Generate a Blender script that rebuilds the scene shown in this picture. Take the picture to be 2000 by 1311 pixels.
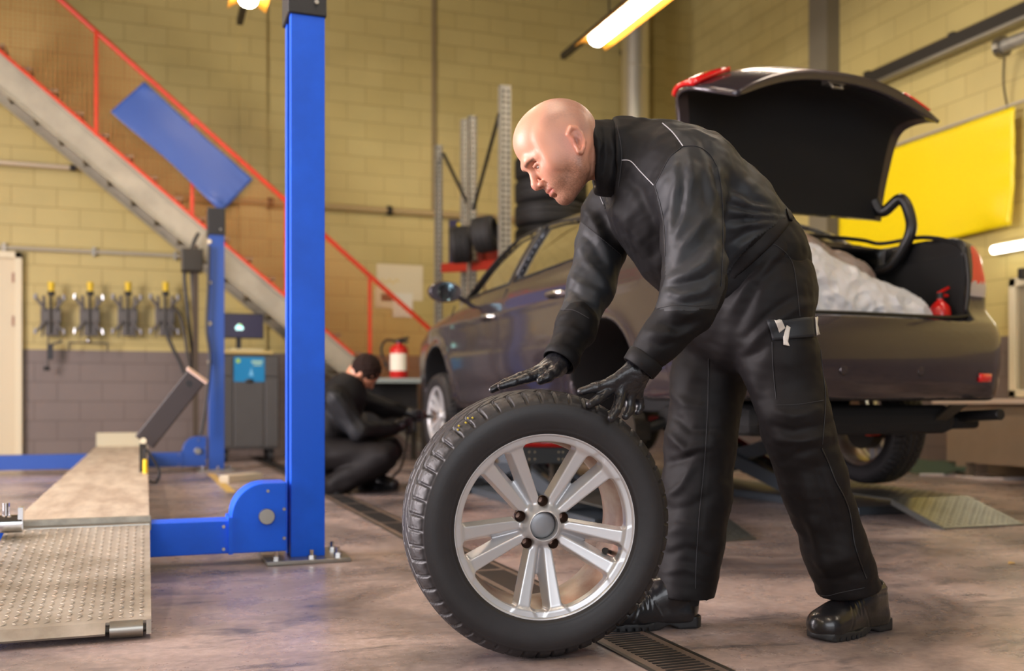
import bpy, math, random
import numpy as np
from mathutils import Vector, Matrix, Euler, noise as mnoise
from mathutils.bvhtree import BVHTree
random.seed(7)
rng = np.random.default_rng(11)
for _o in list(bpy.data.objects): bpy.data.objects.remove(_o)
SC = bpy.context.scene
COL = SC.collection
# ---------------------------------------------------------------- camera
F = 1944.0; TH = math.radians(20.2); HC = 0.61; HY = 785.0
ST, CT = math.sin(TH), math.cos(TH)
cam = bpy.data.cameras.new('camera'); co = bpy.data.objects.new('camera', cam); COL.objects.link(co)
co.location = (0, 0, HC); co.rotation_euler = (math.pi/2, 0, -TH)
cam.sensor_width = 36.0; cam.lens = 36.0*F/2000.0; cam.shift_y = (HY-655.5)/2000.0
cam.clip_start = 0.05; cam.clip_end = 100
cam.dof.use_dof = True; cam.dof.focus_distance = 2.45; cam.dof.aperture_fstop = 2.3
SC.camera = co
# ---------------------------------------------------------------- view, world, added area lights
SC.view_settings.view_transform = 'Standard'; SC.view_settings.look = 'None'
SC.view_settings.gamma = 1.0; SC.view_settings.exposure = 0.0; SC.view_settings.use_curve_mapping = False
SC.cycles.max_bounces = 7; SC.cycles.diffuse_bounces = 4; SC.cycles.glossy_bounces = 4; SC.cycles.transmission_bounces = 6
SC.cycles.sample_clamp_indirect = 6.0; SC.cycles.caustics_reflective = False; SC.cycles.caustics_refractive = False
SC.cycles.use_denoising = True
W = bpy.data.worlds.new('world'); SC.world = W; W.use_nodes = True
W.node_tree.nodes['Background'].inputs[0].default_value = (0.80, 0.86, 1.0, 1)
W.node_tree.nodes['Background'].inputs[1].default_value = 0.12
def area(name, loc, rot, sx, sy, power, col):
    l = bpy.data.lights.new(name, 'AREA'); l.shape = 'RECTANGLE'; l.size = sx; l.size_y = sy; l.energy = power; l.color = col
    o = bpy.data.objects.new(name, l); COL.objects.link(o); o.location = loc; o.rotation_euler = rot
    return o
R90 = math.pi/2
# added off-view area lights: soft left key in an invented gate, cool front fill
area('added_left_key', (-4.85, 4.4, 2.0), (0, -R90+.28, 0), 3.2, 4.0, 900, (1.0, 0.90, 0.93))
area('added_front_fill', (-0.8, -4.4, 2.3), (R90-.24, 0, 0), 5.0, 3.6, 240, (0.93, 0.95, 1.0))
# ---------------------------------------------------------------- pixel / place helpers
def c2w(xc, d, z): return Vector((d*ST + xc*CT, d*CT - xc*ST, z))
def P(px, py, d): return c2w((px-1000)/F*d, d, HC+(HY-py)/F*d)
def G(px, py, z=0.0): return P(px, py, F*(HC-z)/(py-HY))
def WY(px, py, Y):
    k = (px-1000)/F; return P(px, py, Y/(CT-k*ST))
def WX(px, py, X):
    k = (px-1000)/F; return P(px, py, X/(ST+k*CT))
def V(*a): return Vector(a)
# ---------------------------------------------------------------- materials
def s2l(c): return tuple(((v/12.92) if v <= 0.04045 else ((v+0.055)/1.055)**2.4) for v in c)
def rgb(r, g, b): return s2l((r/255, g/255, b/255))
def mat(name, col, rough=0.5, metal=0.0, var=0.0, vs=6.0, bump=0.0, bs=60.0, emit=None, es=1.0, coat=0.0, spec=0.5,
        trans=0.0, alpha=1.0, sheen=0.0, col2=None, rvar=0.0, stretch=None, backsides=None):
    m = bpy.data.materials.new(name); m.use_nodes = True; nt = m.node_tree; N = nt.nodes; L = nt.links
    b = N['Principled BSDF']
    b.inputs['Base Color'].default_value = (*col, 1); b.inputs['Roughness'].default_value = rough
    b.inputs['Metallic'].default_value = metal; b.inputs['Specular IOR Level'].default_value = spec
    b.inputs['Coat Weight'].default_value = coat; b.inputs['Coat Roughness'].default_value = 0.06
    b.inputs['Transmission Weight'].default_value = trans; b.inputs['Alpha'].default_value = alpha
    if sheen: b.inputs['Sheen Weight'].default_value = sheen; b.inputs['Sheen Roughness'].default_value = 0.5
    if emit: b.inputs['Emission Color'].default_value = (*emit, 1); b.inputs['Emission Strength'].default_value = es
    tc = N.new('ShaderNodeTexCoord'); src = tc.outputs['Object']
    if stretch:
        mp = N.new('ShaderNodeMapping'); mp.inputs['Scale'].default_value = stretch; L.new(src, mp.inputs[0]); src = mp.outputs[0]
    if var or col2:
        n = N.new('ShaderNodeTexNoise'); n.inputs['Scale'].default_value = vs; n.inputs['Detail'].default_value = 6; n.inputs['Roughness'].default_value = 0.6
        L.new(src, n.inputs['Vector'])
        mx = N.new('ShaderNodeMix'); mx.data_type = 'RGBA'
        c2 = col2 if col2 else tuple(max(0, c*(1-var)) for c in col)
        mx.inputs[6].default_value = (*col, 1); mx.inputs[7].default_value = (*c2, 1)
        rp = N.new('ShaderNodeValToRGB'); rp.color_ramp.elements[0].position = 0.38; rp.color_ramp.elements[1].position = 0.64
        L.new(n.outputs[0], rp.inputs[0]); L.new(rp.outputs[0], mx.inputs[0]); L.new(mx.outputs[2], b.inputs['Base Color'])
        if rvar:
            mr = N.new('ShaderNodeMapRange'); mr.inputs[3].default_value = rough-rvar; mr.inputs[4].default_value = rough+rvar
            L.new(n.outputs[0], mr.inputs[0]); L.new(mr.outputs[0], b.inputs['Roughness'])
    if bump:
        n2 = N.new('ShaderNodeTexNoise'); n2.inputs['Scale'].default_value = bs; n2.inputs['Detail'].default_value = 3
        L.new(src, n2.inputs['Vector'])
        bp = N.new('ShaderNodeBump'); bp.inputs['Strength'].default_value = bump; bp.inputs['Distance'].default_value = 0.004
        L.new(n2.outputs[0], bp.inputs['Height']); L.new(bp.outputs[0], b.inputs['Normal'])
    return m
def glass_mat(name, tint, ro=0.02, mixf=0.82):
    m = bpy.data.materials.new(name); m.use_nodes = True; nt = m.node_tree; N = nt.nodes; L = nt.links
    N.remove(N['Principled BSDF'])
    t = N.new('ShaderNodeBsdfTransparent'); t.inputs[0].default_value = (*tint, 1)
    g = N.new('ShaderNodeBsdfGlossy'); g.inputs['Roughness'].default_value = ro; g.inputs[0].default_value = (1, 1, 1, 1)
    fr = N.new('ShaderNodeFresnel'); fr.inputs[0].default_value = 1.5
    mr = N.new('ShaderNodeMath'); mr.operation = 'MULTIPLY_ADD'; mr.inputs[1].default_value = 1.0; mr.inputs[2].default_value = 0.04
    mx = N.new('ShaderNodeMixShader'); L.new(fr.outputs[0], mr.inputs[0]); L.new(mr.outputs[0], mx.inputs[0]); L.new(t.outputs[0], mx.inputs[1]); L.new(g.outputs[0], mx.inputs[2])
    L.new(mx.outputs[0], N['Material Output'].inputs[0]); return m
# ---------------------------------------------------------------- objects
def tag(o, label=None, cat=None, group=None, kind=None):
    if label: o['label'] = label
    if cat: o['category'] = cat
    if group: o['group'] = group
    if kind: o['kind'] = kind
    return o
def empty(name, loc=(0, 0, 0), rz=0.0, parent=None):
    o = bpy.data.objects.new(name, None); COL.objects.link(o); o.location = loc; o.rotation_euler = (0, 0, rz); o.empty_display_size = 0.1
    if parent: o.parent = parent
    return o
def copy_tree(o, parent=None):
    c = o.copy(); COL.objects.link(c)
    if parent: c.parent = parent
    for ch in [x for x in COL.objects if x.parent == o]: copy_tree(ch, c)
    return c
def mesh_np(name, v, f, m, parent=None, smooth=True, mats=None, midx=None, loc=None, world=False):
    """v (n,3) f (m,4) arrays"""
    me = bpy.data.meshes.new(name)
    v = np.asarray(v, dtype=np.float32); f = np.asarray(f, dtype=np.int32); k = f.shape[1]
    me.vertices.add(len(v)); me.vertices.foreach_set('co', v.ravel())
    me.loops.add(f.size); me.loops.foreach_set('vertex_index', f.ravel())
    me.polygons.add(len(f)); me.polygons.foreach_set('loop_start', np.arange(0, f.size, k, dtype=np.int32))
    me.polygons.foreach_set('loop_total', np.full(len(f), k, dtype=np.int32))
    if smooth: me.polygons.foreach_set('use_smooth', np.ones(len(f), dtype=bool))
    for mm in (mats or [m]): me.materials.append(mm)
    if midx is not None: me.polygons.foreach_set('material_index', np.asarray(midx, dtype=np.int32))
    me.update(calc_edges=True); me.validate()
    o = bpy.data.objects.new(name, me); COL.objects.link(o)
    if parent is not None:
        o.parent = parent
        if world: o.matrix_parent_inverse = parent_inv(parent)
    return o
def worldmat(p):
    M = Matrix.Translation(p.location) @ p.rotation_euler.to_matrix().to_4x4()
    return M if p.parent is None else worldmat(p.parent) @ p.matrix_parent_inverse @ M
def parent_inv(p): return worldmat(p).inverted()
class MB:
    def __init__(s): s.v = []; s.f = []; s.mi = []; s.cur = 0
    def add(s, vs, fs):
        b = len(s.v); s.v += [Vector(v) for v in vs]; s.f += [tuple(i+b for i in f) for f in fs]; s.mi += [s.cur]*len(fs); return s
    def box(s, c, size, R=None):
        c = Vector(c); hx, hy, hz = size[0]/2, size[1]/2, size[2]/2; vs = []
        for x in (-hx, hx):
            for y in (-hy, hy):
                for z in (-hz, hz):
                    q = Vector((x, y, z)); vs.append(c + (R @ q if R is not None else q))
        return s.add(vs, [(0, 1, 3, 2), (4, 6, 7, 5), (0, 4, 5, 1), (2, 3, 7, 6), (0, 2, 6, 4), (1, 5, 7, 3)])
    def box2(s, a, b):
        a, b = Vector(a), Vector(b); return s.box((a+b)/2, [abs(b[i]-a[i]) for i in range(3)])
    def bar(s, a, b, w, h, up=(0, 0, 1)):
        a, b = Vector(a), Vector(b); z = (b-a); L = z.length; z.normalize(); u = Vector(up)
        x = u.cross(z)
        if x.length < 1e-5: x = Vector((1, 0, 0)).cross(z)
        x.normalize(); y = z.cross(x)
        R = Matrix((x, y, z)).transposed(); return s.box((a+b)/2, (w, h, L), R)
    def cyl(s, a, b, r, r2=None, n=20, caps=True):
        a, b = Vector(a), Vector(b); r2 = r if r2 is None else r2
        z = (b-a).normalized(); x = z.orthogonal().normalized(); y = z.cross(x)
        vs = []
        for (c, rr) in ((a, r), (b, r2)):
            for i in range(n):
                t = 2*math.pi*i/n; vs.append(c + x*(rr*math.cos(t)) + y*(rr*math.sin(t)))
        fs = [(i, (i+1) % n, n+(i+1) % n, n+i) for i in range(n)]
        if caps: fs += [tuple(reversed(range(n))), tuple(range(n, 2*n))]
        return s.add(vs, fs)
    def tube(s, pts, r, n=10, caps=True, closed=False, rs=None):
        pts = [Vector(p) for p in pts]; m = len(pts); vs = []; prev = None
        for i, p in enumerate(pts):
            if closed: t = pts[(i+1) % m]-pts[i-1]
            else: t = pts[min(i+1, m-1)]-pts[max(i-1, 0)]
            t.normalize()
            x = t.orthogonal().normalized() if prev is None else (prev - t*prev.dot(t)).normalized()
            prev = x; y = t.cross(x); rr = rs[i] if rs else r
            for j in range(n):
                a = 2*math.pi*j/n; vs.append(p + x*(rr*math.cos(a)) + y*(rr*math.sin(a)))
        fs = []
        for i in range(m if closed else m-1):
            i2 = (i+1) % m
            for j in range(n): fs.append((i*n+j, i*n+(j+1) % n, i2*n+(j+1) % n, i2*n+j))
        if caps and not closed: fs += [tuple(reversed(range(n))), tuple(range((m-1)*n, m*n))]
        return s.add(vs, fs)
    def prism(s, poly, vec):
        vec = Vector(vec); n = len(poly); p = [Vector(q) for q in poly]
        vs = p + [q+vec for q in p]
        return s.add(vs, [tuple(range(n)), tuple(reversed(range(n, 2*n)))] + [(i, n+i, n+(i+1) % n, (i+1) % n) for i in range(n)])
    def lathe(s, prof, o, ax, n=48, xdir=None):
        """prof list of (r, h) along axis"""
        o = Vector(o); z = Vector(ax).normalized(); x = z.orthogonal().normalized() if xdir is None else Vector(xdir); y = z.cross(x)
        m = len(prof); vs = []
        for (r, h) in prof:
            for j in range(n):
                a = 2*math.pi*j/n; vs.append(o + z*h + x*(r*math.cos(a)) + y*(r*math.sin(a)))
        fs = [(i*n+j, i*n+(j+1) % n, (i+1)*n+(j+1) % n, (i+1)*n+j) for i in range(m-1) for j in range(n)]
        return s.add(vs, fs)
    def sphere(s, c, r, n=12, sc=(1, 1, 1)):
        c = Vector(c); pr = []
        vs = []; fs = []
        for i in range(n+1):
            ph = math.pi*i/n
            for j in range(2*n):
                a = math.pi*j/n; vs.append(c + Vector((r*sc[0]*math.sin(ph)*math.cos(a), r*sc[1]*math.sin(ph)*math.sin(a), r*sc[2]*math.cos(ph))))
        for i in range(n):
            for j in range(2*n): fs.append((i*2*n+j, (i+1)*2*n+j, (i+1)*2*n+(j+1) % (2*n), i*2*n+(j+1) % (2*n)))
        return s.add(vs, fs)
    def build(s, name, m, parent=None, smooth=False, bevel=0.0, world=True, local=None, solid=0.0):
        me = bpy.data.meshes.new(name); M = local
        vs = s.v
        org = None
        if parent is None and world:
            lo = Vector([min(v[i] for v in vs) for i in range(3)]); hi = Vector([max(v[i] for v in vs) for i in range(3)])
            org = Vector(((lo.x+hi.x)/2, (lo.y+hi.y)/2, lo.z)); vs = [v-org for v in vs]
        me.from_pydata([tuple(v) for v in vs], [], s.f)
        for mm in (m if isinstance(m, (list, tuple)) else [m]): me.materials.append(mm)
        me.polygons.foreach_set('material_index', s.mi)
        o = bpy.data.objects.new(name, me); COL.objects.link(o)
        if org is not None: o.location = org
        if parent is not None:
            o.parent = parent
            if world: o.matrix_parent_inverse = parent_inv(parent)
        import bmesh
        bm = bmesh.new(); bm.from_mesh(me); bmesh.ops.recalc_face_normals(bm, faces=bm.faces); bm.to_mesh(me); bm.free()
        if smooth:
            me.polygons.foreach_set('use_smooth', [True]*len(me.polygons))
            if smooth != 'all':
                try: me.set_sharp_from_angle(angle=math.radians(38))
                except Exception: pass
        if bevel:
            b = o.modifiers.new('bevel', 'BEVEL'); b.width = bevel; b.segments = 2; b.limit_method = 'ANGLE'; b.angle_limit = math.radians(40)
        return o
# ---------------------------------------------------------------- implicit surfaces
class Field:
    def __init__(s, lo, hi, h):
        s.lo = np.array(lo, float); s.h = np.array([h]*3 if np.isscalar(h) else h, float)
        s.n = [int(math.ceil((hi[i]-lo[i])/s.h[i]))+1 for i in range(3)]
        s.f = np.full(s.n, 0.5, dtype=np.float32)
    def sub(s, lo, hi):
        sl = []; ax = []
        for i in range(3):
            a = max(0, int(math.floor((lo[i]-s.lo[i])/s.h[i]))); b = min(s.n[i], int(math.ceil((hi[i]-s.lo[i])/s.h[i]))+1)
            if b <= a: return None, None
            sl.append(slice(a, b)); c = (s.lo[i]+np.arange(a, b)*s.h[i]).astype(np.float32)
            sh = [1, 1, 1]; sh[i] = -1; ax.append(c.reshape(sh))
        return tuple(sl), ax
    def op(s, fn, lo, hi, k, mode='+'):
        sl, ax = s.sub(lo, hi)
        if sl is None: return s
        d = fn(*ax).astype(np.float32); a = s.f[sl]
        if mode == '+':
            r = np.minimum(a, d)
            if k > 0: hh = np.maximum(k-np.abs(a-d), 0)/k; r = r - hh*hh*k*0.25
        else:
            d = -d; r = np.maximum(a, d)
            if k > 0: hh = np.maximum(k-np.abs(a-d), 0)/k; r = r + hh*hh*k*0.25
        s.f[sl] = r; return s
    def cap(s, a, b, ra, rb=None, k=0.02, mode='+', flat=None):
        """tapered capsule; flat = (direction, factor): cross-section stretched along direction by factor"""
        rb = ra if rb is None else rb; a = np.array(a, float); b = np.array(b, float); m = max(ra, rb)*(flat[1] if flat else 1)+k+0.02
        lo = np.minimum(a, b)-m; hi = np.maximum(a, b)+m
        if flat: nn = np.array(flat[0], float); nn /= np.linalg.norm(nn); g = 1/flat[1]-1
        else: nn = None
        def T(p): return p + nn*(g*(p@nn)) if nn is not None else p
        A, B = T(a), T(b); ab = B-A; L2 = max(ab@ab, 1e-9)
        def fn(x, y, z):
            if nn is not None:
                q = (x*nn[0]+y*nn[1]+z*nn[2])*g; X = x+nn[0]*q-A[0]; Y = y+nn[1]*q-A[1]; Z = z+nn[2]*q-A[2]
            else: X = x-A[0]; Y = y-A[1]; Z = z-A[2]
            t = np.clip((X*ab[0]+Y*ab[1]+Z*ab[2])/L2, 0, 1)
            return np.sqrt((X-t*ab[0])**2+(Y-t*ab[1])**2+(Z-t*ab[2])**2)-(ra+(rb-ra)*t)
        return s.op(fn, lo, hi, k, mode)
    def ell(s, c, r, R=None, k=0.02, mode='+'):
        c = np.array(c, float); r = np.array(r, float); m = r.max()+k+0.02; R = np.eye(3) if R is None else np.array(R)
        def fn(x, y, z):
            X = x-c[0]; Y = y-c[1]; Z = z-c[2]
            u = [(X*R[0, i]+Y*R[1, i]+Z*R[2, i]) for i in range(3)]
            k0 = np.sqrt(sum((u[i]/r[i])**2 for i in range(3))); k1 = np.sqrt(sum((u[i]/r[i]**2)**2 for i in range(3)))
            return k0*(k0-1)/np.maximum(k1, 1e-6)
        return s.op(fn, c-m, c+m, k, mode)
    def rbox(s, c, hs, rad=0.01, R=None, k=0.01, mode='+'):
        c = np.array(c, float); hs = np.array(hs, float); m = np.linalg.norm(hs)+k+0.02; R = np.eye(3) if R is None else np.array(R)
        def fn(x, y, z):
            X = x-c[0]; Y = y-c[1]; Z = z-c[2]
            q = [np.abs(X*R[0, i]+Y*R[1, i]+Z*R[2, i])-(hs[i]-rad) for i in range(3)]
            return np.sqrt(sum(np.maximum(t, 0)**2 for t in q)) + np.minimum(np.maximum(np.maximum(q[0], q[1]), q[2]), 0) - rad
        return s.op(fn, c-m, c+m, k, mode)
    def chain(s, pts, rs, k=0.02, flat=None, mode='+'):
        for i in range(len(pts)-1): s.cap(pts[i], pts[i+1], rs[i], rs[i+1], k=k, flat=flat, mode=mode)
        return s
    def mesh(s):
        f = s.f; h = s.h; lo = s.lo
        ins = f < 0
        cs = ins[:-1, :-1, :-1].astype(np.uint8)
        for (a, b, c) in [(0, 0, 1), (0, 1, 0), (0, 1, 1), (1, 0, 0), (1, 0, 1), (1, 1, 0), (1, 1, 1)]:
            cs = cs + ins[a:f.shape[0]-1+a, b:f.shape[1]-1+b, c:f.shape[2]-1+c]
        act = (cs > 0) & (cs < 8)
        I, J, K = np.nonzero(act); idx = np.full(act.shape, -1, dtype=np.int32); idx[I, J, K] = np.arange(len(I))
        corner = {}
        for a in (0, 1):
            for b in (0, 1):
                for c in (0, 1): corner[(a, b, c)] = f[I+a, J+b, K+c]
        acc = np.zeros((len(I), 3)); cnt = np.zeros(len(I))
        for ax in range(3):
            for u in (0, 1):
                for w in (0, 1):
                    p = [0, 0, 0]; o = [i for i in range(3) if i != ax]; p[o[0]] = u; p[o[1]] = w; q = list(p); q[ax] = 1
                    A = corner[tuple(p)]; B = corner[tuple(q)]; m = (A < 0) != (B < 0)
                    t = np.where(m, A/np.where(m, A-B, 1), 0)
                    pt = np.tile(np.array(p, float), (len(I), 1)); pt[:, ax] = t
                    acc += pt*m[:, None]; cnt += m
        v = np.stack([I, J, K], 1)+acc/cnt[:, None]; v = lo+v*h
        quads = []
        for ax in range(3):
            o = [(1, 2), (2, 0), (0, 1)][ax]
            A = np.moveaxis(ins, ax, 0)
            d = A[:-1] != A[1:]
            d = np.moveaxis(d, 0, ax); i = list(np.nonzero(d)); st = ins[i[0], i[1], i[2]]
            ok = (i[o[0]] > 0) & (i[o[1]] > 0)
            for t in o: ok &= (i[t] < act.shape[t])
            i = [t[ok] for t in i]; st = st[ok]
            def cell(du, dv):
                j = [t.copy() for t in i]; j[o[0]] = j[o[0]]-du; j[o[1]] = j[o[1]]-dv; return idx[j[0], j[1], j[2]]
            q = np.stack([cell(1, 1), cell(0, 1), cell(0, 0), cell(1, 0)], 1)
            q[~st] = q[~st][:, ::-1]; quads.append(q)
        q = np.concatenate(quads); q = q[(q >= 0).all(1)]
        return v, q
def vnormals(v, q):
    n = np.cross(v[q[:, 2]]-v[q[:, 0]], v[q[:, 3]]-v[q[:, 1]]); out = np.zeros_like(v)
    for i in range(4): np.add.at(out, q[:, i], n)
    return out/np.maximum(np.linalg.norm(out, axis=1, keepdims=True), 1e-12)
def relax(v, q, it=2, lam=0.5):
    e = np.concatenate([q[:, [0, 1]], q[:, [1, 2]], q[:, [2, 3]], q[:, [3, 0]]])
    cnt = np.zeros(len(v)); np.add.at(cnt, e[:, 0], 1); np.add.at(cnt, e[:, 1], 1); cnt = np.maximum(cnt, 1)
    for _ in range(it):
        acc = np.zeros_like(v); np.add.at(acc, e[:, 0], v[e[:, 1]]); np.add.at(acc, e[:, 1], v[e[:, 0]])
        v = v+(acc/cnt[:, None]-v)*lam
    return v
def inpoly(x, y, poly):
    r = np.zeros(x.shape, bool); n = len(poly); j = n-1
    for i in range(n):
        xi, yi = poly[i]; xj, yj = poly[j]
        c = ((yi > y) != (yj > y)) & (x < (xj-xi)*(y-yi)/((yj-yi) or 1e-9)+xi); r ^= c; j = i
    return r
def segdist(x, y, pts):
    best = np.full(x.shape, 1e9)
    tt = np.zeros(x.shape); n = len(pts)-1
    for i in range(n):
        ax, ay = pts[i]; bx, by = pts[i+1]; dx, dy = bx-ax, by-ay; L = dx*dx+dy*dy or 1e-9
        t = np.clip(((x-ax)*dx+(y-ay)*dy)/L, 0, 1); d = np.hypot(x-ax-t*dx, y-ay-t*dy)
        m = d < best; tt = np.where(m, (i+t)/n, tt); best = np.where(m, d, best)
    return best, tt
def smooth_curve(xs, ys, lo, hi, sig, n=2000):
    g = np.linspace(lo, hi, n); y = np.interp(g, xs, ys); w = max(1, int(sig/(hi-lo)*n)); kx = np.arange(-3*w, 3*w+1); kk = np.exp(-0.5*(kx/w)**2); kk /= kk.sum()
    yp = np.pad(y, 3*w, mode='reflect', reflect_type='odd'); y = np.convolve(yp, kk, 'valid')
    return lambda t: np.interp(t, g, y)
def bez(p, n=12):
    """Catmull-Rom through points"""
    p = [Vector(q) for q in p]; out = []
    for i in range(len(p)-1):
        p0 = p[max(i-1, 0)]; p1 = p[i]; p2 = p[i+1]; p3 = p[min(i+2, len(p)-1)]
        for k in range(n):
            t = k/n; out.append(0.5*((2*p1)+(p2-p0)*t+(2*p0-5*p1+4*p2-p3)*t*t+(3*p1-p0-3*p2+p3)*t**3))
    return out+[p[-1]]
# ================================================================ ROOM
YB, XR, XL, YF, ZC = 11.55, 6.75, -5.0, -4.6, 6.0
def brick_mat(name, axis):
    m = bpy.data.materials.new(name); m.use_nodes = True; nt = m.node_tree; N = nt.nodes; L = nt.links; b = N['Principled BSDF']
    tc = N.new('ShaderNodeTexCoord'); sp = N.new('ShaderNodeSeparateXYZ'); cb = N.new('ShaderNodeCombineXYZ')
    geo = N.new('ShaderNodeNewGeometry'); L.new(geo.outputs['Position'], sp.inputs[0])
    L.new(sp.outputs[axis], cb.inputs[0]); L.new(sp.outputs[2], cb.inputs[1])
    br = N.new('ShaderNodeTexBrick'); L.new(cb.outputs[0], br.inputs['Vector'])
    br.inputs['Scale'].default_value = 1.0; br.inputs['Brick Width'].default_value = 0.44; br.inputs['Row Height'].default_value = 0.205
    br.inputs['Mortar Size'].default_value = 0.006; br.inputs['Mortar Smooth'].default_value = 0.3; br.inputs['Bias'].default_value = 0.0
    def two(c1, c2, mo):
        k = N.new('ShaderNodeMix'); return k
    ye = [rgb(200, 182, 116), rgb(196, 177, 110), rgb(170, 150, 90)]
    gr = [rgb(122, 108, 101), rgb(119, 105, 98), rgb(104, 91, 84)]
    lt = N.new('ShaderNodeMath'); lt.operation = 'LESS_THAN'; lt.inputs[1].default_value = 1.16; L.new(sp.outputs[2], lt.inputs[0])
    for i, nm in enumerate(['Color1', 'Color2', 'Mortar']):
        k = N.new('ShaderNodeMix'); k.data_type = 'RGBA'; k.inputs[6].default_value = (*ye[i], 1); k.inputs[7].default_value = (*gr[i], 1)
        L.new(lt.outputs[0], k.inputs[0]); L.new(k.outputs[2], br.inputs[nm])
    no = N.new('ShaderNodeTexNoise'); no.inputs['Scale'].default_value = 1.7; no.inputs['Detail'].default_value = 5; L.new(geo.outputs['Position'], no.inputs['Vector'])
    mr = N.new('ShaderNodeMapRange'); mr.inputs[3].default_value = 0.82; mr.inputs[4].default_value = 1.08; L.new(no.outputs[0], mr.inputs[0])
    mu = N.new('ShaderNodeMix'); mu.data_type = 'RGBA'; mu.blend_type = 'MULTIPLY'; mu.inputs[0].default_value = 1.0
    L.new(br.outputs['Color'], mu.inputs[6]); L.new(mr.outputs[0], mu.inputs[7]); L.new(mu.outputs[2], b.inputs['Base Color'])
    bp = N.new('ShaderNodeBump'); bp.inputs['Strength'].default_value = 0.5; bp.inputs['Distance'].default_value = 0.006; bp.invert = True
    L.new(br.outputs['Fac'], bp.inputs['Height']); L.new(bp.outputs[0], b.inputs['Normal'])
    b.inputs['Roughness'].default_value = 0.45
    return m
M_WX = brick_mat('painted_block_back', 0); M_WY = brick_mat('painted_block_side', 1)
def floor_mat():
    m = bpy.data.materials.new('worn_concrete'); m.use_nodes = True; nt = m.node_tree; N = nt.nodes; L = nt.links; b = N['Principled BSDF']
    geo = N.new('ShaderNodeNewGeometry'); pos = geo.outputs['Position']
    def noi(sc, det=6, ro=.6, st=None, dist=0.0):
        n = N.new('ShaderNodeTexNoise'); n.inputs['Scale'].default_value = sc; n.inputs['Detail'].default_value = det; n.inputs['Roughness'].default_value = ro; n.inputs['Distortion'].default_value = dist
        if st:
            mp = N.new('ShaderNodeMapping'); mp.inputs['Scale'].default_value = st; mp.inputs['Rotation'].default_value = (0, 0, 0.5); L.new(pos, mp.inputs[0]); L.new(mp.outputs[0], n.inputs['Vector'])
        else: L.new(pos, n.inputs['Vector'])
        return n.outputs[0]
    def ramp(src, els):
        r = N.new('ShaderNodeValToRGB'); L.new(src, r.inputs[0]); e = r.color_ramp.elements
        e[0].position, e[0].color = els[0][0], (*els[0][1], 1); e[1].position, e[1].color = els[-1][0], (*els[-1][1], 1)
        for p, c in els[1:-1]: q = e.new(p); q.color = (*c, 1)
        return r.outputs[0]
    def mix(f, a, c, bt='MIX'):
        k = N.new('ShaderNodeMix'); k.data_type = 'RGBA'; k.blend_type = bt
        if isinstance(f, float): k.inputs[0].default_value = f
        else: L.new(f, k.inputs[0])
        for s_, i in ((a, 6), (c, 7)):
            if isinstance(s_, tuple): k.inputs[i].default_value = (*s_, 1)
            else: L.new(s_, k.inputs[i])
        return k.outputs[2]
    base = ramp(noi(1.1, 8, .62, dist=.6), [(.33, rgb(84, 76, 76)), (.45, rgb(136, 122, 118)), (.54, rgb(168, 150, 144)), (.66, rgb(196, 176, 168))])
    fine = ramp(noi(38, 4, .7), [(.3, (.72, .72, .72)), (.7, (1.12, 1.12, 1.12))])
    c = mix(1.0, base, fine, 'MULTIPLY')
    st_ = ramp(noi(2.6, 9, .7, (1.0, 3.2, 1), .4), [(.54, (0, 0, 0)), (.66, (1, 1, 1))])
    c = mix(st_, c, rgb(96, 90, 92))
    scr = ramp(noi(9, 5, .6, (1.0, 16, 1)), [(.62, (0, 0, 0)), (.72, (.5, .5, .5))])
    c = mix(scr, c, rgb(196, 184, 176))
    L.new(c, b.inputs['Base Color'])
    rr = N.new('ShaderNodeMapRange'); rr.inputs[1].default_value = .3; rr.inputs[2].default_value = .7; rr.inputs[3].default_value = .17; rr.inputs[4].default_value = .42
    L.new(noi(3.0, 8, .7), rr.inputs[0]); L.new(rr.outputs[0], b.inputs['Roughness'])
    bp = N.new('ShaderNodeBump'); bp.inputs['Strength'].default_value = .22; bp.inputs['Distance'].default_value = .004; L.new(noi(30, 6, .7), bp.inputs['Height']); L.new(bp.outputs[0], b.inputs['Normal'])
    return m
M_FLOOR = floor_mat()
M_CEIL = mat('painted_ceiling', rgb(84, 74, 58), .8)
def struct(o): o['kind'] = 'structure'; return o
struct(MB().box2((XL, YF, -.12), (XR, YB, 0)).build('floor', M_FLOOR))
struct(MB().box2((XL-.2, YB, -.1), (XR+.2, YB+.2, ZC)).build('wall_back', M_WX))
struct(MB().box2((XR, YF, -.1), (XR+.2, YB, ZC)).build('wall_right', M_WY))
w = MB(); w.box2((XL-.2, YF, 0), (XL, 2.3, ZC)); w.box2((XL-.2, 6.5, 0), (XL, YB, ZC)); w.box2((XL-.2, 2.3, 3.8), (XL, 6.5, ZC))  # unseen gate opening added behind the left area light
struct(w.build('wall_left', M_WY))
struct(MB().box2((XL-.2, YF, ZC), (XR+.2, YB+.2, ZC+.15)).build('ceiling', M_CEIL))
# pilasters of the back and right walls
pil = lambda x0, x1, t: struct(MB().box2((x0, YB-t, 0), (x1, YB+.01, ZC)).build('trim_1', M_WX))
x0 = WY(468, 300, YB).x; x1 = WY(520, 300, YB).x; pil(x0, x1, .035)
o = MB().box2((WY(1268, 300, YB).x, YB-.12, 0), (WY(1292, 300, YB).x, YB+.01, ZC)).build('trim_2', M_WX); struct(o)
o = MB().box2((XR-.16, WX(1640, 100, XR).y, 0), (XR+.01, WX(1604, 100, XR).y, ZC)).build('trim_3', mat('grey_painted_steel', rgb(120, 112, 92), .5)); struct(o)
o = MB().box2((WY(843, 100, YB).x, YB-.02, 2.9), (WY(851, 100, YB).x, YB+.01, ZC)).build('trim_4', mat('joint_filler', rgb(140, 122, 84), .6)); struct(o)
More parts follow.
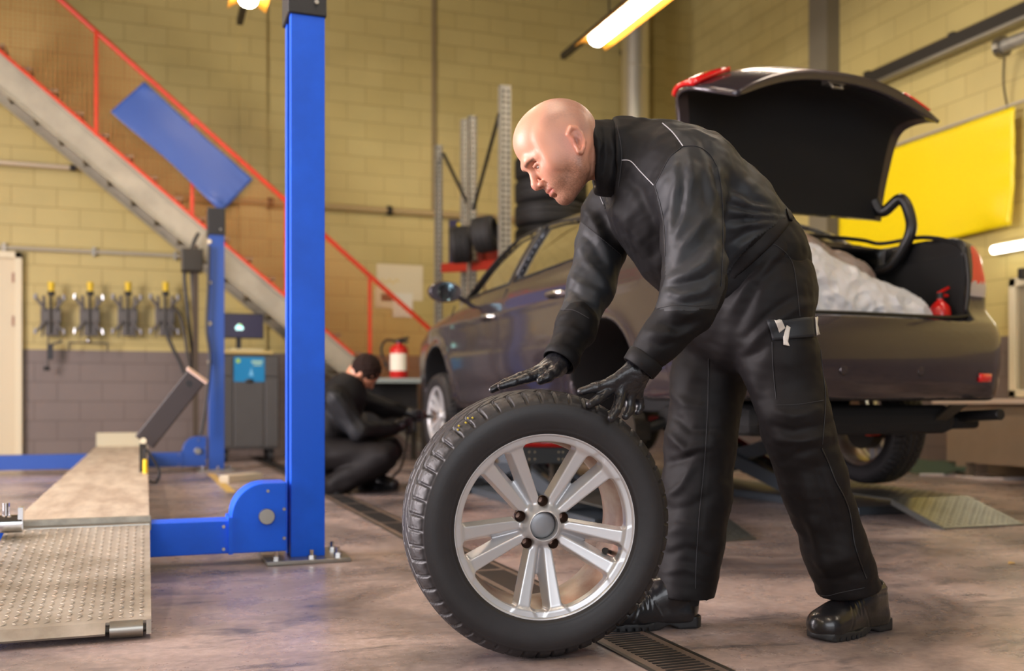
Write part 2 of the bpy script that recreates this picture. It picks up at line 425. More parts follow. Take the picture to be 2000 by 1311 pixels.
# door in the back wall
M_CREAM = mat('cream_door_paint', rgb(214, 200, 168), .45); M_CREAM2 = mat('cream_frame_paint', rgb(224, 212, 180), .45)
d1 = WY(45, 500, YB); xd = d1.x
d = struct(MB().box2((xd-1.0, YB-.05, 0.02), (xd-.07, YB-.01, 2.10)).build('door_1', M_CREAM))
fr = MB(); fr.box2((xd-.07, YB-.09, 0), (xd, YB, 2.17)); fr.box2((xd-1.07, YB-.09, 2.10), (xd, YB, 2.17)); fr.box2((xd-1.07, YB-.09, 0), (xd-1.0, YB, 2.17))
struct(fr.build('trim_5', M_CREAM2, bevel=.006))
M_HINGE = mat('worn_hinge_steel', rgb(190, 150, 130), .4, .6)
for z in (1.45, 1.9): MB().cyl((xd-.085, YB-.07, z-.05), (xd-.085, YB-.07, z+.05), .012, n=10).build('hinge', M_HINGE, d)
# conduits and rails along the walls
M_GALV = mat('galvanised_steel', rgb(168, 164, 152), .42, .55, var=.25, vs=20); M_PIPE = mat('grey_pvc_conduit', rgb(176, 168, 148), .5)
M_DARK = mat('black_plastic', rgb(26, 25, 26), .5); M_DSTEEL = mat('dark_steel', rgb(58, 54, 48), .45, .5)
M_CHROME = mat('chrome', rgb(205, 205, 205), .16, 1.0); M_STEEL = mat('bare_steel', rgb(150, 146, 138), .34, .9)
t = empty('wall_conduit', (WY(180, 490, YB-.04).x, YB-.04, 2.2)); tag(t, 'pale grey conduit pipe clipped to the wall above the row of wheel clamps', 'pipe')
a = WY(-30, 487, YB-.04); b_ = WY(371, 496, YB-.04); zc = (a.z+b_.z)/2
MB().cyl((a.x, YB-.04, zc), (b_.x, YB-.04, zc), .02, n=12).build('tube', M_PIPE, t)
for px in (8, 183, 342): q = WY(px, 490, YB-.04); MB().box2((q.x-.015, YB-.065, zc-.045), (q.x+.015, YB, zc+.045)).build('clip', M_GALV, t)
t = empty('water_pipe', (3, YB-.07, 2.8)); tag(t, 'thin brownish pipe running level across the back wall behind the stair and racks', 'pipe')
a = WY(340, 386, YB-.06); b_ = WY(1200, 418, YB-.06); zc = 2.86
MB().cyl((a.x, YB-.06, zc), (b_.x, YB-.06, zc), .038, n=12).build('tube', mat('cream_painted_pipe', rgb(176, 152, 104), .38), t)
for px in (528, 760, 905): q = WY(px, 400, YB-.06); MB().cyl((q.x-.03, YB-.06, zc), (q.x+.03, YB-.06, zc), .055, n=12).build('coupling', M_DSTEEL, t)
t = empty('wall_bar', WY(70, 322, YB-.1)); tag(t, 'short pale tube bar with a dark end cap high on the left wall', 'wall bar')
a = WY(-40, 318, YB-.1); b_ = WY(137, 324, YB-.1); zc = (a.z+b_.z)/2
MB().cyl((a.x, YB-.1, zc), (b_.x, YB-.1, zc), .026, n=12).build('tube', mat('satin_tube', rgb(205, 190, 165), .3, .3), t)
MB().cyl((b_.x, YB-.1, zc), (b_.x+.06, YB-.1, zc), .034, n=12).build('end_cap', M_DARK, t)
MB().box2((b_.x-.03, YB-.1, zc-.012), (b_.x-.01, YB, zc+.012)).build('bracket', M_DSTEEL, t)
# silver air duct in the back corner
t = empty('air_duct', WY(1242, 780, YB-.28)); tag(t, 'shiny silver vertical air duct in the back corner of the hall', 'duct')
q = WY(1241, 200, YB-.40)
mb = MB(); pr = []
z = 0.3
while z < ZC-.01:
    pr += [(.172, z), (.172, min(z+.9, ZC-.02)-.02), (.180, min(z+.9, ZC-.02)-.012), (.180, min(z+.9, ZC-.02))]; z += .9
mb.lathe(pr, (q.x, q.y, 0), (0, 0, 1), 40); mb.build('tube', mat('bright_spiral_duct', rgb(236, 230, 206), .34, .9, bump=.1, bs=9), t, smooth=True)
for z in (1.2, 3.3, 5.1): MB().box2((q.x-.02, q.y+.1, z-.03), (q.x+.02, YB-.004, z+.03)).build('bracket', M_DSTEEL, t)
# hanging fluorescent luminaires (rows along the hall)
M_TUBE = mat('lit_fluorescent_diffuser', (1, .95, .8), .4, emit=(1.0, .90, .74), es=35.0)
M_HOOD = mat('luminaire_hood', rgb(214, 150, 50), .4)
def luminaire(x, y1, z, label, trunk=True):
    t = empty('fluorescent_lamp', (x, y1-.75, z)); tag(t, label, 'lamp', 'fluorescent lamps hanging from the ceiling')
    hd = MB(); hd.prism([(x-.17, y1+.14, z-.03), (x-.17, y1+.14, z-.02), (x-.07, y1+.14, z+.085), (x+.07, y1+.14, z+.085), (x+.17, y1+.14, z-.02), (x+.17, y1+.14, z-.03), (x+.10, y1+.14, z+.02), (x-.10, y1+.14, z+.02)], (0, -1.84, 0)); hd.build('hood', M_HOOD, t)
    df = MB(); pr = [(x+.085*math.cos(a), y1-.005, z+.018-.075*math.sin(a)) for a in np.linspace(0, math.pi, 9)]
    df.prism(pr, (0, -1.55, 0)); df.build('diffuser', M_TUBE, t, smooth=True)
    MB().box2((x-.03, y1-1.5, z+.09), (x+.03, y1+.85, z+.15)).build('trunking', M_DSTEEL, t)
    for yy in (y1-1.2, y1-.3): MB().cyl((x, yy, z+.15), (x, yy, ZC), .008, n=6).build('hanger', M_DSTEEL, t)
LX = [(.87, 9.3, 'fluorescent lamp at the top edge, only its lit end showing left of the blue column'),
      (4.25, 9.1, 'long warm fluorescent lamp hanging above the rack, end of its tube in full view')]
for x, y, lb in LX: luminaire(x, y, 4.24, lb)
for x in (-2.5, .87, 4.25):
    for y in ((9.3, 6.4, 3.4, .4) if x == -2.5 else (6.4, 3.4, .4)):
        luminaire(x, y, 4.24, 'fluorescent lamp hanging %s, %s' % ({-2.5: 'over the left side', .87: 'over the blue lift', 4.25: 'over the grey car'}[x], {9.3: 'by the back wall', 6.4: 'second from the back wall', 3.4: 'third from the back wall', .4: 'nearest the photographer'}[y]))
# right wall: gate track, banner, small things
t = empty('gate_track', (XR-.3, 8, 3.4)); tag(t, 'dark steel gate track sloping away along the upper right wall', 'track')
a = WX(1690, 160, XR-.12); b_ = WX(2080, -20, XR-.12); zt = (a.z+b_.z)/2
a = V(XR-.12, a.y, zt); b_ = V(XR-.12, 2.5, zt)
mb = MB(); mb.bar(a, b_, .05, .11); mb.build('rail', M_DSTEEL, t); MB().bar(a+V(-.04, 0, -.09), b_+V(-.04, 0, -.09), .06, .025).build('lower_flange', M_STEEL, t)
y = a.y
while y > 4.0: MB().box2((XR-.12, y-.03, zt-.03), (XR, y+.03, zt+.09)).build('bracket', M_DSTEEL, t); y -= 1.1
t = empty('gate_spring', WX(1985, 85, XR-.35)); tag(t, 'grey spring unit with a hanging cable under the gate track at the right edge', 'spring')
a = WX(1956, 92, XR-.3); b_ = WX(2040, 60, XR-.3); MB().cyl(a, b_, .055, n=14).build('spring_drum', M_GALV, t, smooth=True)
MB().cyl(a+V(0, 0.02, 0), a+V(0, -.03, 0), .085, n=14).build('pulley', M_STEEL, t)
MB().box2((XR-.3, a.y-.3, a.z+.04), (XR, a.y-.24, a.z+.10)).build('bracket', M_DSTEEL, t)
q1 = WX(1962, 98, XR-.2); q2 = WX(1970, 222, XR-.05); MB().tube(bez([q1, (q1+q2)/2+V(0, .03, 0), q2]), .009, 6).build('cable', M_DSTEEL, t)
# yellow banner
def banner(name, pts, m, label, push, nu=40, nv=24, amp=.012, thick=.004, seed=1):
    """pts: four world corners tl,tr,br,bl; push = outward normal"""
    tl, tr, br, bl = [Vector(p) for p in pts]; n = Vector(push).normalized(); vs = []; r = random.Random(seed)
    ph = [r.uniform(0, 6) for _ in range(6)]
    for j in range(nv+1):
        for i in range(nu+1):
            u = i/nu; v = j/nv; p = (tl*(1-u)+tr*u)*(1-v)+(bl*(1-u)+br*u)*v
            e = amp*(math.sin(9*u+2.5*v+ph[0])*v*.6 + .8*math.sin(21*u-3*v+ph[1])*(abs(v-.5)*1.1)**2 + .5*math.sin(5*v+ph[2]) + 1.5*max(0, u-.85)*math.sin(30*v+ph[3]))
            e += amp*2.2*math.exp(-((u-.93)**2/.004+(v-.9)**2/.01)) + amp*1.5*math.exp(-((u-.05)**2/.004+(v-.1)**2/.02))
            p = p + n*(e+amp) + Vector((0, 0, -.012*math.sin(math.pi*u)*(1-v)+.02*math.sin(2*math.pi*u+ph[4])*v))
            vs.append(p)
    fs = [(j*(nu+1)+i, j*(nu+1)+i+1, (j+1)*(nu+1)+i+1, (j+1)*(nu+1)+i) for j in range(nv) for i in range(nu)]
    o = MB().add(vs, fs).build(name, m, smooth='all'); s_ = o.modifiers.new('solid', 'SOLIDIFY'); s_.thickness = thick; return o
M_YEL = mat('yellow_vinyl', rgb(240, 212, 4), .42)
b1 = WX(1985, 208, XR-.1); yb_ = WX(1640, 300, XR-.1).y
zt = b1.z; zb = WX(1985, 436, XR-.1).z
o = banner('banner', [(XR-.1, yb_, zt+.0), (XR-.1, b1.y, zt), (XR-.1, b1.y+.02, zb), (XR-.1, yb_, zb-.14)], M_YEL, '', (-1, 0, 0), amp=.014, seed=3)
tag(o, 'plain bright yellow banner hanging on the right wall behind the open boot', 'banner')
t = MB().cyl((XR-.08, yb_+.3, zt+.03), (XR-.08, b1.y-.25, zt+.035), .012, n=8).build('banner_wire', M_PIPE)
tag(t, 'thin line along the top of the yellow banner on the right wall', 'wire')
# wall lamp low at right edge
t = empty('tube_light', WX(1990, 478, XR-.1)); tag(t, 'bright white tube light on the right wall just behind the car tail lamp', 'lamp')
a = WX(1938, 484, XR-.1); zz = a.z-.02
MB().cyl((XR-.09, a.y, zz), (XR-.09, a.y-1.5, zz), .035, n=12).build('tube', mat('lit_white_tube', (1, 1, .95), .4, emit=(1, .97, .86), es=7.0), t, smooth=True)
MB().box2((XR-.06, a.y+.03, zz-.03), (XR, a.y-1.53, zz+.05)).build('fitting', M_CREAM2, t)
# window frame at the right edge with small control box
wf = MB(); a = WX(1975, 545, XR-.04); zt_ = a.z; zb_ = WX(1975, 776, XR-.04).z; y1 = a.y
wf.box2((XR-.07, y1-.07, zb_), (XR, y1, zt_)); wf.box2((XR-.07, y1-1.2, zt_-.07), (XR, y1, zt_)); wf.box2((XR-.07, y1-1.2, zb_), (XR, y1, zb_+.06)); wf.box2((XR-.05, y1-.22, zb_), (XR, y1-.17, zt_))
struct(wf.build('window_1', M_CREAM2, bevel=.005))
struct(MB().box2((XR-.03, y1-.17, zb_+.05), (XR-.005, y1-.07, zt_-.06)).build('window_2', mat('grey_pane', rgb(150, 140, 118), .2)))  # pane in one even grey-beige
t = MB().box2(WX(1987, 546, XR-.12)+V(0, 0, 0), WX(2015, 524, XR-.02)).build('control_box', M_DARK, bevel=.004)
tag(t, 'small black control box on top of the cream frame at the right edge', 'box')
# bench along the right wall
t = empty('wall_bench', (XR-.3, 7, 0)); tag(t, 'long beige panelled bench with white top along the right wall', 'bench')
xb = XR-.55; za = WX(1990, 779, xb).z; M_BEI = mat('beige_panel', rgb(150, 130, 108), .5, var=.1); M_BTOP = mat('white_worktop', rgb(222, 200, 180), .35)
yn = 4.2; yf = WX(1845, 800, xb).y
MB().box2((xb-.04, yn, za-.04), (XR-.01, yf+.1, za)).build('top', M_BTOP, t, bevel=.004)
y = yf
while y > yn+.1:
    MB().box2((xb+.01, y-1.0, .12), (xb+.04, y-.01, za-.045)).build('panel', M_BEI, t); MB().box2((xb+.0, y-.22, 0), (xb+.1, y-.12, .12)).build('leg', M_BEI, t); y -= 1.02
MB().box2((XR-.09, yn, 0), (XR-.02, yf, za-.04)).build('back_panel', M_BEI, t)
# papers on the back wall
M_PAP = mat('white_paper', rgb(226, 214, 178), .7); M_PAP2 = mat('white_sheet', rgb(232, 226, 206), .7)
def paper(x0, y0, x1, y1, lb, m=M_PAP, off=.012):
    a = WY(x0, y0, YB-off); b = WY(x1, y1, YB-off)
    o = MB().box2((a.x, YB-off, b.z), (b.x, YB-off+.006, a.z)).build('poster', m); tag(o, lb, 'poster', 'papers pinned to the back wall'); return o
pp = paper(736, 515, 826, 588, 'largest white wall sheet with faint yellow marks, beside the stair handrail')
mk = MB()
for i in range(5):
    a = WY(748+i*7, 548+(i % 2)*4, YB-.02); mk.box((a.x, YB-.014, a.z), (.05, .004, .012), Matrix.Rotation(.6*(-1)**i, 3, 'Y')); 
mk.build('yellow_mark', mat('yellow_ink', rgb(222, 190, 60), .6), pp)
pq = paper(733, 562, 772, 602, 'small cream wall sheet with a dark picture, overlapping the larger sheet', off=.02)
a = WY(744, 574, YB-.024); b = WY(768, 589, YB-.024); MB().box2((a.x, YB-.026, b.z), (b.x, YB-.022, a.z)).build('picture', mat('brown_print', rgb(112, 62, 48), .6), pq)
paper(767, 572, 806, 620, 'small plain white sheet hanging lowest under the larger wall sheet', M_PAP2, off=.028)
# ================================================================ STAIR
YS = 10.45
M_RED = mat('red_painted_rail', rgb(214, 62, 30), .4, var=.15, vs=9); M_STR = mat('grey_painted_stringer', rgb(176, 168, 148), .45, .2, var=.22, vs=3)
st = empty('metal_stair', (WY(700, 780, YS).x, YS, 0)); tag(st, 'steel stair with grey stringer, red handrail and mesh infill rising left along the back wall', 'stair')
A = WY(-60, 54, YS); B = WY(690, 697, YS); sl = (B.z-A.z)/(B.x-A.x)
def topz(x): return A.z+sl*(x-A.x)
xe = B.x+(0.03-B.z)/sl
thk = .34
for yy, nm in ((YS, 'stringer'), (YS+.72, 'stringer')):
    MB().prism([(A.x, yy, topz(A.x)), (xe, yy, .03), (xe, yy, 0), (xe-.30, yy, 0), (A.x, yy, topz(A.x)-thk)], (0, .03, 0)).build(nm, M_STR, st)
    MB().prism([(A.x, yy-.03, topz(A.x)), (xe, yy-.03, .03), (xe, yy-.03, .012), (A.x, yy-.03, topz(A.x)-.02)], (0, .03, 0)).build('stringer_flange', M_STR, st)
    MB().prism([(A.x, yy-.03, topz(A.x)-thk+.02), (xe-.3, yy-.03, .02), (xe-.3, yy-.03, 0), (A.x, yy-.03, topz(A.x)-thk)], (0, .03, 0)).build('stringer_flange', M_STR, st)
rise = .19; z = rise; M_TREAD = mat('grey_tread_steel', rgb(140, 132, 112), .5, .4)
while z < topz(A.x)-.05:
    x = A.x+(z+.06-A.z)/sl; MB().box2((x-.02, YS+.03, z-.03), (x+.24, YS+.72, z)).build('tread', M_TREAD, st)
    MB().box2((x-.02, YS+.03, z-.19), (x, YS+.72, z-.03)).build('riser', M_TREAD, st); z += rise
hA = WY(60, -52, YS-.01); hB = WY(845, 648, YS-.01); hs = (hB.z-hA.z)/(hB.x-hA.x)
hz = lambda x: hA.z+hs*(x-hA.x)
MB().tube([(hA.x, YS-.01, hz(hA.x)), (hB.x, YS-.01, hz(hB.x))], .026, 10).build('handrail', M_RED, st, smooth=True)
MB().bar((A.x, YS-.01, topz(A.x)+.02), (B.x, YS-.01, topz(B.x)+.02), .03, .035).build('bottom_rail', M_RED, st)
xs = [WY(px, 300, YS-.01).x for px in (-50, 188, 375, 558, 722)]
for x in xs: MB().bar((x, YS-.01, topz(x)), (x, YS-.01, hz(x)), .035 if x != xs[1] else .05, .035).build('post', M_RED, st)
lastx = WY(838, 640, YS).x
for i in range(len(xs)-1+1):
    x0 = xs[i]; x1 = xs[i+1] if i+1 < len(xs) else lastx
    if i+1 == len(xs): 
        MB().bar((x1, YS-.01, 0.02), (x1, YS-.01, hz(x1)), .035, .035).build('post', M_RED, st)
    mb = MB(); g = .043; x = x0+g
    while x < x1-.01:
        mb.box2((x-.0028, YS-.019, max(.05, topz(x)+.02)), (x+.0028, YS-.014, hz(x)-.01)); x += g
    zl = max(.06, topz(x1)); zh = hz(x0); z = zl
    while z < zh:
        # horizontal wire clipped between the sloping rails
        xa = max(x0, A.x+(z-.02-A.z)/sl); xb_ = min(x1, hA.x+(z-hA.z)/hs)
        if z < .1: xa = x0
        if xb_ > xa: mb.box2((xa, YS-.014, z-.0016), (xb_, YS-.010, z+.0028))
        z += g
    mb.build('mesh_panel', mat('orange_primed_wire_%d' % i, rgb(196, 122, 52), .5), st)
# blue banner tied to the handrail
bp = [WY(282, 160, YS-.06), WY(494, 350, YS-.06), WY(432, 413, YS-.06), WY(216, 215, YS-.06)]
o = banner('banner', bp, mat('blue_vinyl', rgb(58, 88, 160), .4), '', (0, -1, 0), amp=.012, seed=5)
tag(o, 'plain blue banner tied under the red stair handrail', 'banner')
# ================================================================ FOUR-POST LIFT (left)
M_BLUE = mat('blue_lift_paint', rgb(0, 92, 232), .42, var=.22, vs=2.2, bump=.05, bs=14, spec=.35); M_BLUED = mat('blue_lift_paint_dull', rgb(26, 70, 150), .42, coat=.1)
M_RUN = mat('worn_galvanised_plate', rgb(214, 200, 180), .42, .25, col2=rgb(176, 158, 140), vs=2.5, stretch=(5, 1, 5), rvar=.1)
lift = empty('vehicle_lift', (.59, 3.93, 0)); tag(lift, 'blue four-post vehicle lift with a worn steel runway and ramp', 'vehicle lift')
XCOL = .585
def column(Yc, ztop, cap_h, m, name):
    w_, dp, th = .150, .13, .012    # seen face faces the photographer; slot on the runway side
    mb = MB(); x0, x1 = XCOL-w_/2+.01, XCOL+w_/2-.01
    y0, y1 = Yc, Yc+.16
    prof = [(x0, y0), (x1, y0), (x1, y1), (x0, y1), (x0, y1-.045), (x0+th, y1-.045), (x0+th, y1-th), (x1-th, y1-th), (x1-th, y0+th), (x0+th, y0+th), (x0+th, y0+.045), (x0, y0+.045)]
    mb.prism([(a, b, .015) for a, b in prof], (0, 0, ztop-.015)); o = mb.build(name, m, lift, bevel=.003)
    c = MB(); c.box2((x0-.012, y0-.01, ztop-.02), (x1+.006, y1+.01, ztop+cap_h)); c.build('column_cap', M_DARK, lift, bevel=.006)
    MB().cyl((XCOL+.03, y0-.012, ztop+.03), (XCOL+.03, y0-.02, ztop+.03), .009, n=10).build('cap_screw', M_STEEL, lift)
    b = MB(); b.box2((x0-.10, y0-.09, 0), (x1+.085, y1+.06, .016)); b.build('base_plate', M_STEEL, lift, bevel=.003)
    for (bx, by) in ((x1+.045, y0-.03), (x1+.05, y1-.03), (x0-.06, y0-.05), (x1-.06, y0-.06)):
        k = MB(); k.cyl((bx, by, .016), (bx, by, .03), .016, n=6); k.cyl((bx, by, .03), (bx, by, .05), .008, n=8); k.build('anchor_bolt', M_CHROME, lift)
    # lock ladder strip in the slot
    l = MB(); l.box2((x0+.03, Yc+.06, .1), (x0+.036, Yc+.10, ztop-.1)); l.build('lock_ladder', M_DSTEEL, lift)
    return x0
zt1 = P(600, 33, 3.89).z; column(3.86, zt1, .12, M_BLUE, 'column')
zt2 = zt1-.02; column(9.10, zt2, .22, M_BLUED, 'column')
# cover strip with screws and cable on the far column front
for py in (472, 552, 632, 707): 
    q = WY(409, py, 9.09); MB().cyl((q.x, 9.10, q.z), (q.x, 9.085, q.z), .018, n=10).build('screw', M_CREAM2, lift)
MB().tube(bez([WY(409, 480, 9.06), WY(407, 560, 9.06), WY(404, 640, 9.06), WY(410, 700, 9.06), WY(402, 790, 9.0), WY(392, 850, 8.95)]), .014, 8).build('control_cable', M_DARK, lift, smooth=True)
def crossbeam(Yc, m, x_left=-3.6):
    z0, z1 = .045, .168
    x1 = XCOL-.09
    xh = P(455, 1000, 3.9).x if Yc < 5 else XCOL-.40
    xh = XCOL-.285
    b = MB(); b.box2((x_left, Yc, z0), (xh, Yc+.13, z1)); b.build('crossbeam', m, lift, bevel=.004)
    # pulley housing with a rounded top corner
    R = .125; zt = .305; pts = [(xh, z0)]
    pts += [(xh, zt-R)]
    for a in np.linspace(math.pi, math.pi/2, 14): pts.append((xh+R+R*math.cos(a), zt-R+R*math.sin(a)))
    pts += [(x1+.005, zt), (x1+.005, z0)]
    h = MB(); h.prism([(p[0], Yc-.01, p[1]) for p in pts], (0, .155, 0)); hh = h.build('pulley_housing', m, lift, bevel=.004)
    MB().cyl((xh+.125, Yc-.035, .18), (xh+.125, Yc-.005, .18), .029, n=28).build('pulley_axle', M_STEEL, lift, bevel=.002)
    # flange plate and bolts where housing meets the beam
    MB().box2((xh-.012, Yc-.016, z0-.002), (xh+.004, Yc+.14, z1+.012)).build('flange', m, lift)
    for (bx, bz) in ((xh-.03, z0+.02), (xh-.03, z1-.02), (x1-.005, z0+.05), (x1-.005, zt-.1), (xh+.13, zt-.03)):
        MB().cyl((bx, Yc-.012, bz), (bx, Yc-.022, bz), .006, n=8).build('bolt', M_STEEL, lift)
    return xh
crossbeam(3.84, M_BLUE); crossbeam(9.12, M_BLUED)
# runway: x from pixel edges on the hinge line
zr = .18
hL = G(35, 1010, zr); hR = G(292, 1006, zr); RX0, RX1 = hL.x-.0, hR.x; YH = 3.80; YE = G(200, 872, zr).y
rw = MB(); rw.box2((RX0, YH, zr-.10), (RX1, YE, zr-.012)); rw.build('runway_beam', M_GALV, lift)
plates = [YH, YH+.62, YH+1.6, YH+2.9, YE]
for a, b in zip(plates[:-1], plates[1:]): MB().box2((RX0, a+.004, zr-.012), (RX1, b-.004, zr)).build('runway_plate', M_RUN, lift, bevel=.002)
# raised lip plate above the ramp hinge
lp = MB(); lp.box2((RX0-.005, YH-.01, zr-.03), (RX1+.005, YH+.014, zr+.022)); lp.build('hinge_plate', M_GALV, lift, bevel=.003)
MB().cyl((RX0, YH-.015, zr-.01), (RX1, YH-.015, zr-.01), .012, n=10).build('hinge_pin', M_STEEL, lift)
# stop plate on the far runway end
MB().box2((RX0, YE, zr-.1), (RX1, YE+.02, zr+.13)).build('wheel_stop', mat('pale_end_plate', rgb(196, 188, 160), .5), lift)
# diamond-tread ramp
tread = []
def ramp_plate(x0, x1, ya, za, yb, zb, m, parent, name, mark=(.045, .03), nx=None):
    """plate from (ya,za) upper edge to (yb,zb) lower edge with raised diamond tread"""
    a = V(0, ya, za); b = V(0, yb, zb); dv = (b-a); L_ = dv.length; dv.normalize(); n = V(1, 0, 0).cross(dv); n = n if n.z > 0 else -n
    mb = MB(); mb.prism([(x0, ya, za), (x0, yb, zb), V(x0, yb, zb)-n*.008, V(x0, ya, za)-n*.008], (x1-x0, 0, 0)); o = mb.build(name, m, parent)
    t_ = MB(); sx, sy = mark; rows = int(L_/sy); cols = int((x1-x0)/sx)
    for r in range(rows):
        for c in range(cols):
            x = x0+(c+.5+(.0 if r % 2 == 0 else .0))*sx; s_ = (r+.5)*sy; ang = .9 if c % 2 == r % 2 else -.9
            ctr = a+dv*s_+n*.0012; ctr.x = x
            u = V(math.cos(ang), 0, 0)+dv*math.sin(ang); w_ = n.cross(u); h = sx*.44
            t_.add([ctr-u*h, ctr-w_*.0045, ctr+u*h, ctr+w_*.0045, ctr+n*.0022], [(0, 1, 4), (1, 2, 4), (2, 3, 4), (3, 0, 4)])
    t2 = t_.build('diamond_tread', m, o, world=False); t2.matrix_parent_inverse = Matrix.Identity(4)
    return o
M_RAMP = mat('worn_ramp_steel', rgb(196, 188, 176), .38, .45, col2=rgb(146, 136, 122), vs=4, rvar=.08)
eL = G(0, 1245, .03); YR = G(150, 1232, .03).y
rp = empty('approach_ramp', (0, YR, 0), parent=lift)
rp.location = (0, 0, 0); rp.matrix_parent_inverse = parent_inv(lift)
RXL, RXR = RX0-.0, RX1+.0
ramp_plate(RXL, RXR, YH-.03, zr-.008, YR, .045, M_RAMP, rp, 'ramp_plate', mark=(.025, .024))
fl = MB(); fl.prism([(RXL, YR, .045), (RXL, YR-.03, .022), (RXL, YR-.024, .016), (RXL, YR, .036)], (RXR-RXL-.11, 0, 0)); fl.build('front_lip', M_RAMP, rp)
sd = MB()
for x in (RXL, RXR-.006): sd.prism([(x, YH-.03, zr-.01), (x, YR, .045), (x, YR, .012), (x, YH-.03, zr-.06)], (.006, 0, 0))
sd.build('side_flange', M_RAMP, rp)
MB().cyl((RXR-.10, YR-.005, .026), (RXR-.02, YR-.005, .026), .022, n=20).build('roller', M_STEEL, rp, smooth=True)
MB().cyl((RXR-.115, YR-.005, .026), (RXR-.0, YR-.005, .026), .010, n=12).build('roller_axle', M_DSTEEL, rp)
MB().box2((RXR-.012, YR-.02, .012), (RXR, YR+.02, .05)).build('roller_bracket', M_RAMP, rp)
# chrome latch at the left side of the ramp hinge
q = P(12, 1012, 3.30); k = MB(); k.cyl(q+V(-.06, 0, -.02), q+V(.05, 0, -.02), .03, n=16); k.cyl(q+V(.0, 0, -.02), q+V(.0, 0, .05), .012, n=10); k.box(q+V(.045, 0, 0), (.015, .05, .07)); k.cyl(q+V(-.075, 0, -.02), q+V(-.06, 0, -.02), .042, n=16)
k.build('hinge_latch', M_CHROME, lift, smooth=True)
# yellow jack handle with coiled hose by the runway
q = P(284, 917, 6.0); MB().cyl(q+V(0, 0, -.03), q+V(0, 0, .06), .014, n=10).build('yellow_valve', mat('yellow_plastic', rgb(240, 200, 20), .4), lift)
MB().tube(bez([q+V(0, 0, .06), q+V(0, 0, .12), q+V(.05, 0, .05), q+V(.08, 0, -.02), q+V(.06, 0, -.08), q+V(.02, 0, -.07)]), .008, 8).build('air_hose', M_DARK, lift, smooth=True)
# black column lever (tilted alignment gauge arm) standing on the runway
t = empty('gauge_arm', P(290, 870, 6.1)); tag(t, 'leaning black box arm with a pale end pad standing on the far runway', 'gauge arm')
a = P(283, 862, 6.1); b = P(384, 735, 6.13); ax = (b-a).normalized()
MB().bar(a, b, .13, .12, up=(0, 1, 0)).build('arm', mat('black_powder_coat', rgb(52, 46, 46), .42), t, bevel=.008)
MB().bar(b-ax*.0, b+ax*.014, .15, .14, up=(0, 1, 0)).build('end_pad', mat('pale_pink_pad', rgb(226, 196, 182), .5), t, bevel=.01)
q = P(280, 861, 6.0); MB().cyl(q+V(0, -.04, 0), q+V(0, -.0, 0), .018, n=14).build('pivot_bolt', M_CREAM2, t)
q = P(369, 750, 5.85); MB().cyl(q+V(0, -.03, 0), q+V(0, -.0, 0), .02, n=14).build('adjuster_knob', M_DARK, t)
qa = a-ax*.02; MB().bar(V(qa.x, qa.y, zr+.001), qa, .04, .04, up=(0, 1, 0)).build('stand', M_DSTEEL, t)
# ================================================================ WHEEL CLAMPS on the wall
M_CLAMP = mat('dark_clamp_alloy', rgb(84, 78, 74), .35, .7); M_YH = mat('yellow_handle', rgb(232, 196, 10), .4)
M_CLAW = mat('dull_claw_steel', rgb(150, 148, 150), .5, .7)
def clamp(px, lb, extra=None):
    Yc = YB-.18; q = WY(px, 612, Yc); s = 1944/(Yc/(CT-((px-1000)/F)*ST)); u = lambda dx, dy, dz=0: V(q.x+dx/s/ .93, Yc+dz, q.z-dy/s)
    t = empty('wheel_clamp', u(0, 60)); tag(t, lb, 'wheel clamp', 'wheel clamps hanging in a row on the back wall')
    MB().cyl(u(3, -60, -.03), u(3, -42, -.03), .034, .026, n=12).build('handle', M_YH, t, smooth=True)
    MB().cyl(u(3, -42, -.03), u(3, -34, -.03), .036, n=12).build('collar', M_DARK, t)
    MB().cyl(u(2, -34, -.02), u(2, 40, -.02), .014, n=8).build('spindle', M_DSTEEL, t)
    b = MB(); b.box2(u(-15, -10, -.01), u(19, 20, .04)); b.box2(u(-8, 20, -.0), u(12, 44, .03)); b.bar(u(-9, -8), u(-10, -34), .03, .03); b.bar(u(14, -8), u(15, -34), .03, .03); b.build('body', M_CLAMP, t, bevel=.006)
    bb = MB()
    for sx_ in (-1, 1):
        bb.bar(u(1+sx_*8, -6, -.03), u(1+sx_*22, -28, -.03), .035, .03); bb.bar(u(1+sx_*8, 14, -.03), u(1+sx_*19, 34, -.03), .035, .03); bb.bar(u(1+sx_*10, 10, .02), u(1+sx_*14, 46, .02), .02, .02)
    bb.build('arm', M_CLAMP, t, bevel=.004)
    for sx_ in (-1, 1):
        for y_ in (-31, 36):
            MB().cyl(u(1+sx_*23, y_-5, -.05), u(1+sx_*24, y_+5, -.05), .019, n=12).build('claw', M_CHROME if px == 173 else M_CLAW, t, smooth=True)
    MB().cyl(u(2, -10, -.02), u(2, -10, .18), .012, n=8).build('wall_hook', M_DSTEEL, t)
    return t, u
t1, u = clamp(97, 'leftmost dark wheel clamp with yellow handle, a cable gauge hanging below it')
MB().tube(bez([u(-2, 40), u(-3, 70), u(-3, 108)]), .008, 6).build('gauge_wire', M_DSTEEL, t1); MB().box2(u(-4, 60, -.02), u(6, 90, .02)).build('gauge', M_DARK, t1); MB().bar(u(2, 62), u(20, 54), .02, .02).build('gauge_arm', M_DARK, t1); MB().cyl(u(-5, 104), u(-5, 112), .03, n=10).build('weight', M_DARK, t1)
t2, u = clamp(173, 'second wheel clamp from the door, a wall bracket with round knob below it')
r_ = MB(); r_.bar(u(-32, 58), u(32, 58), .015, .015); r_.bar(u(-32, 58), u(-32, 74), .015, .015); r_.bar(u(32, 58), u(32, 74), .015, .015); r_.bar(u(0, 44), u(0, 58), .02, .02)
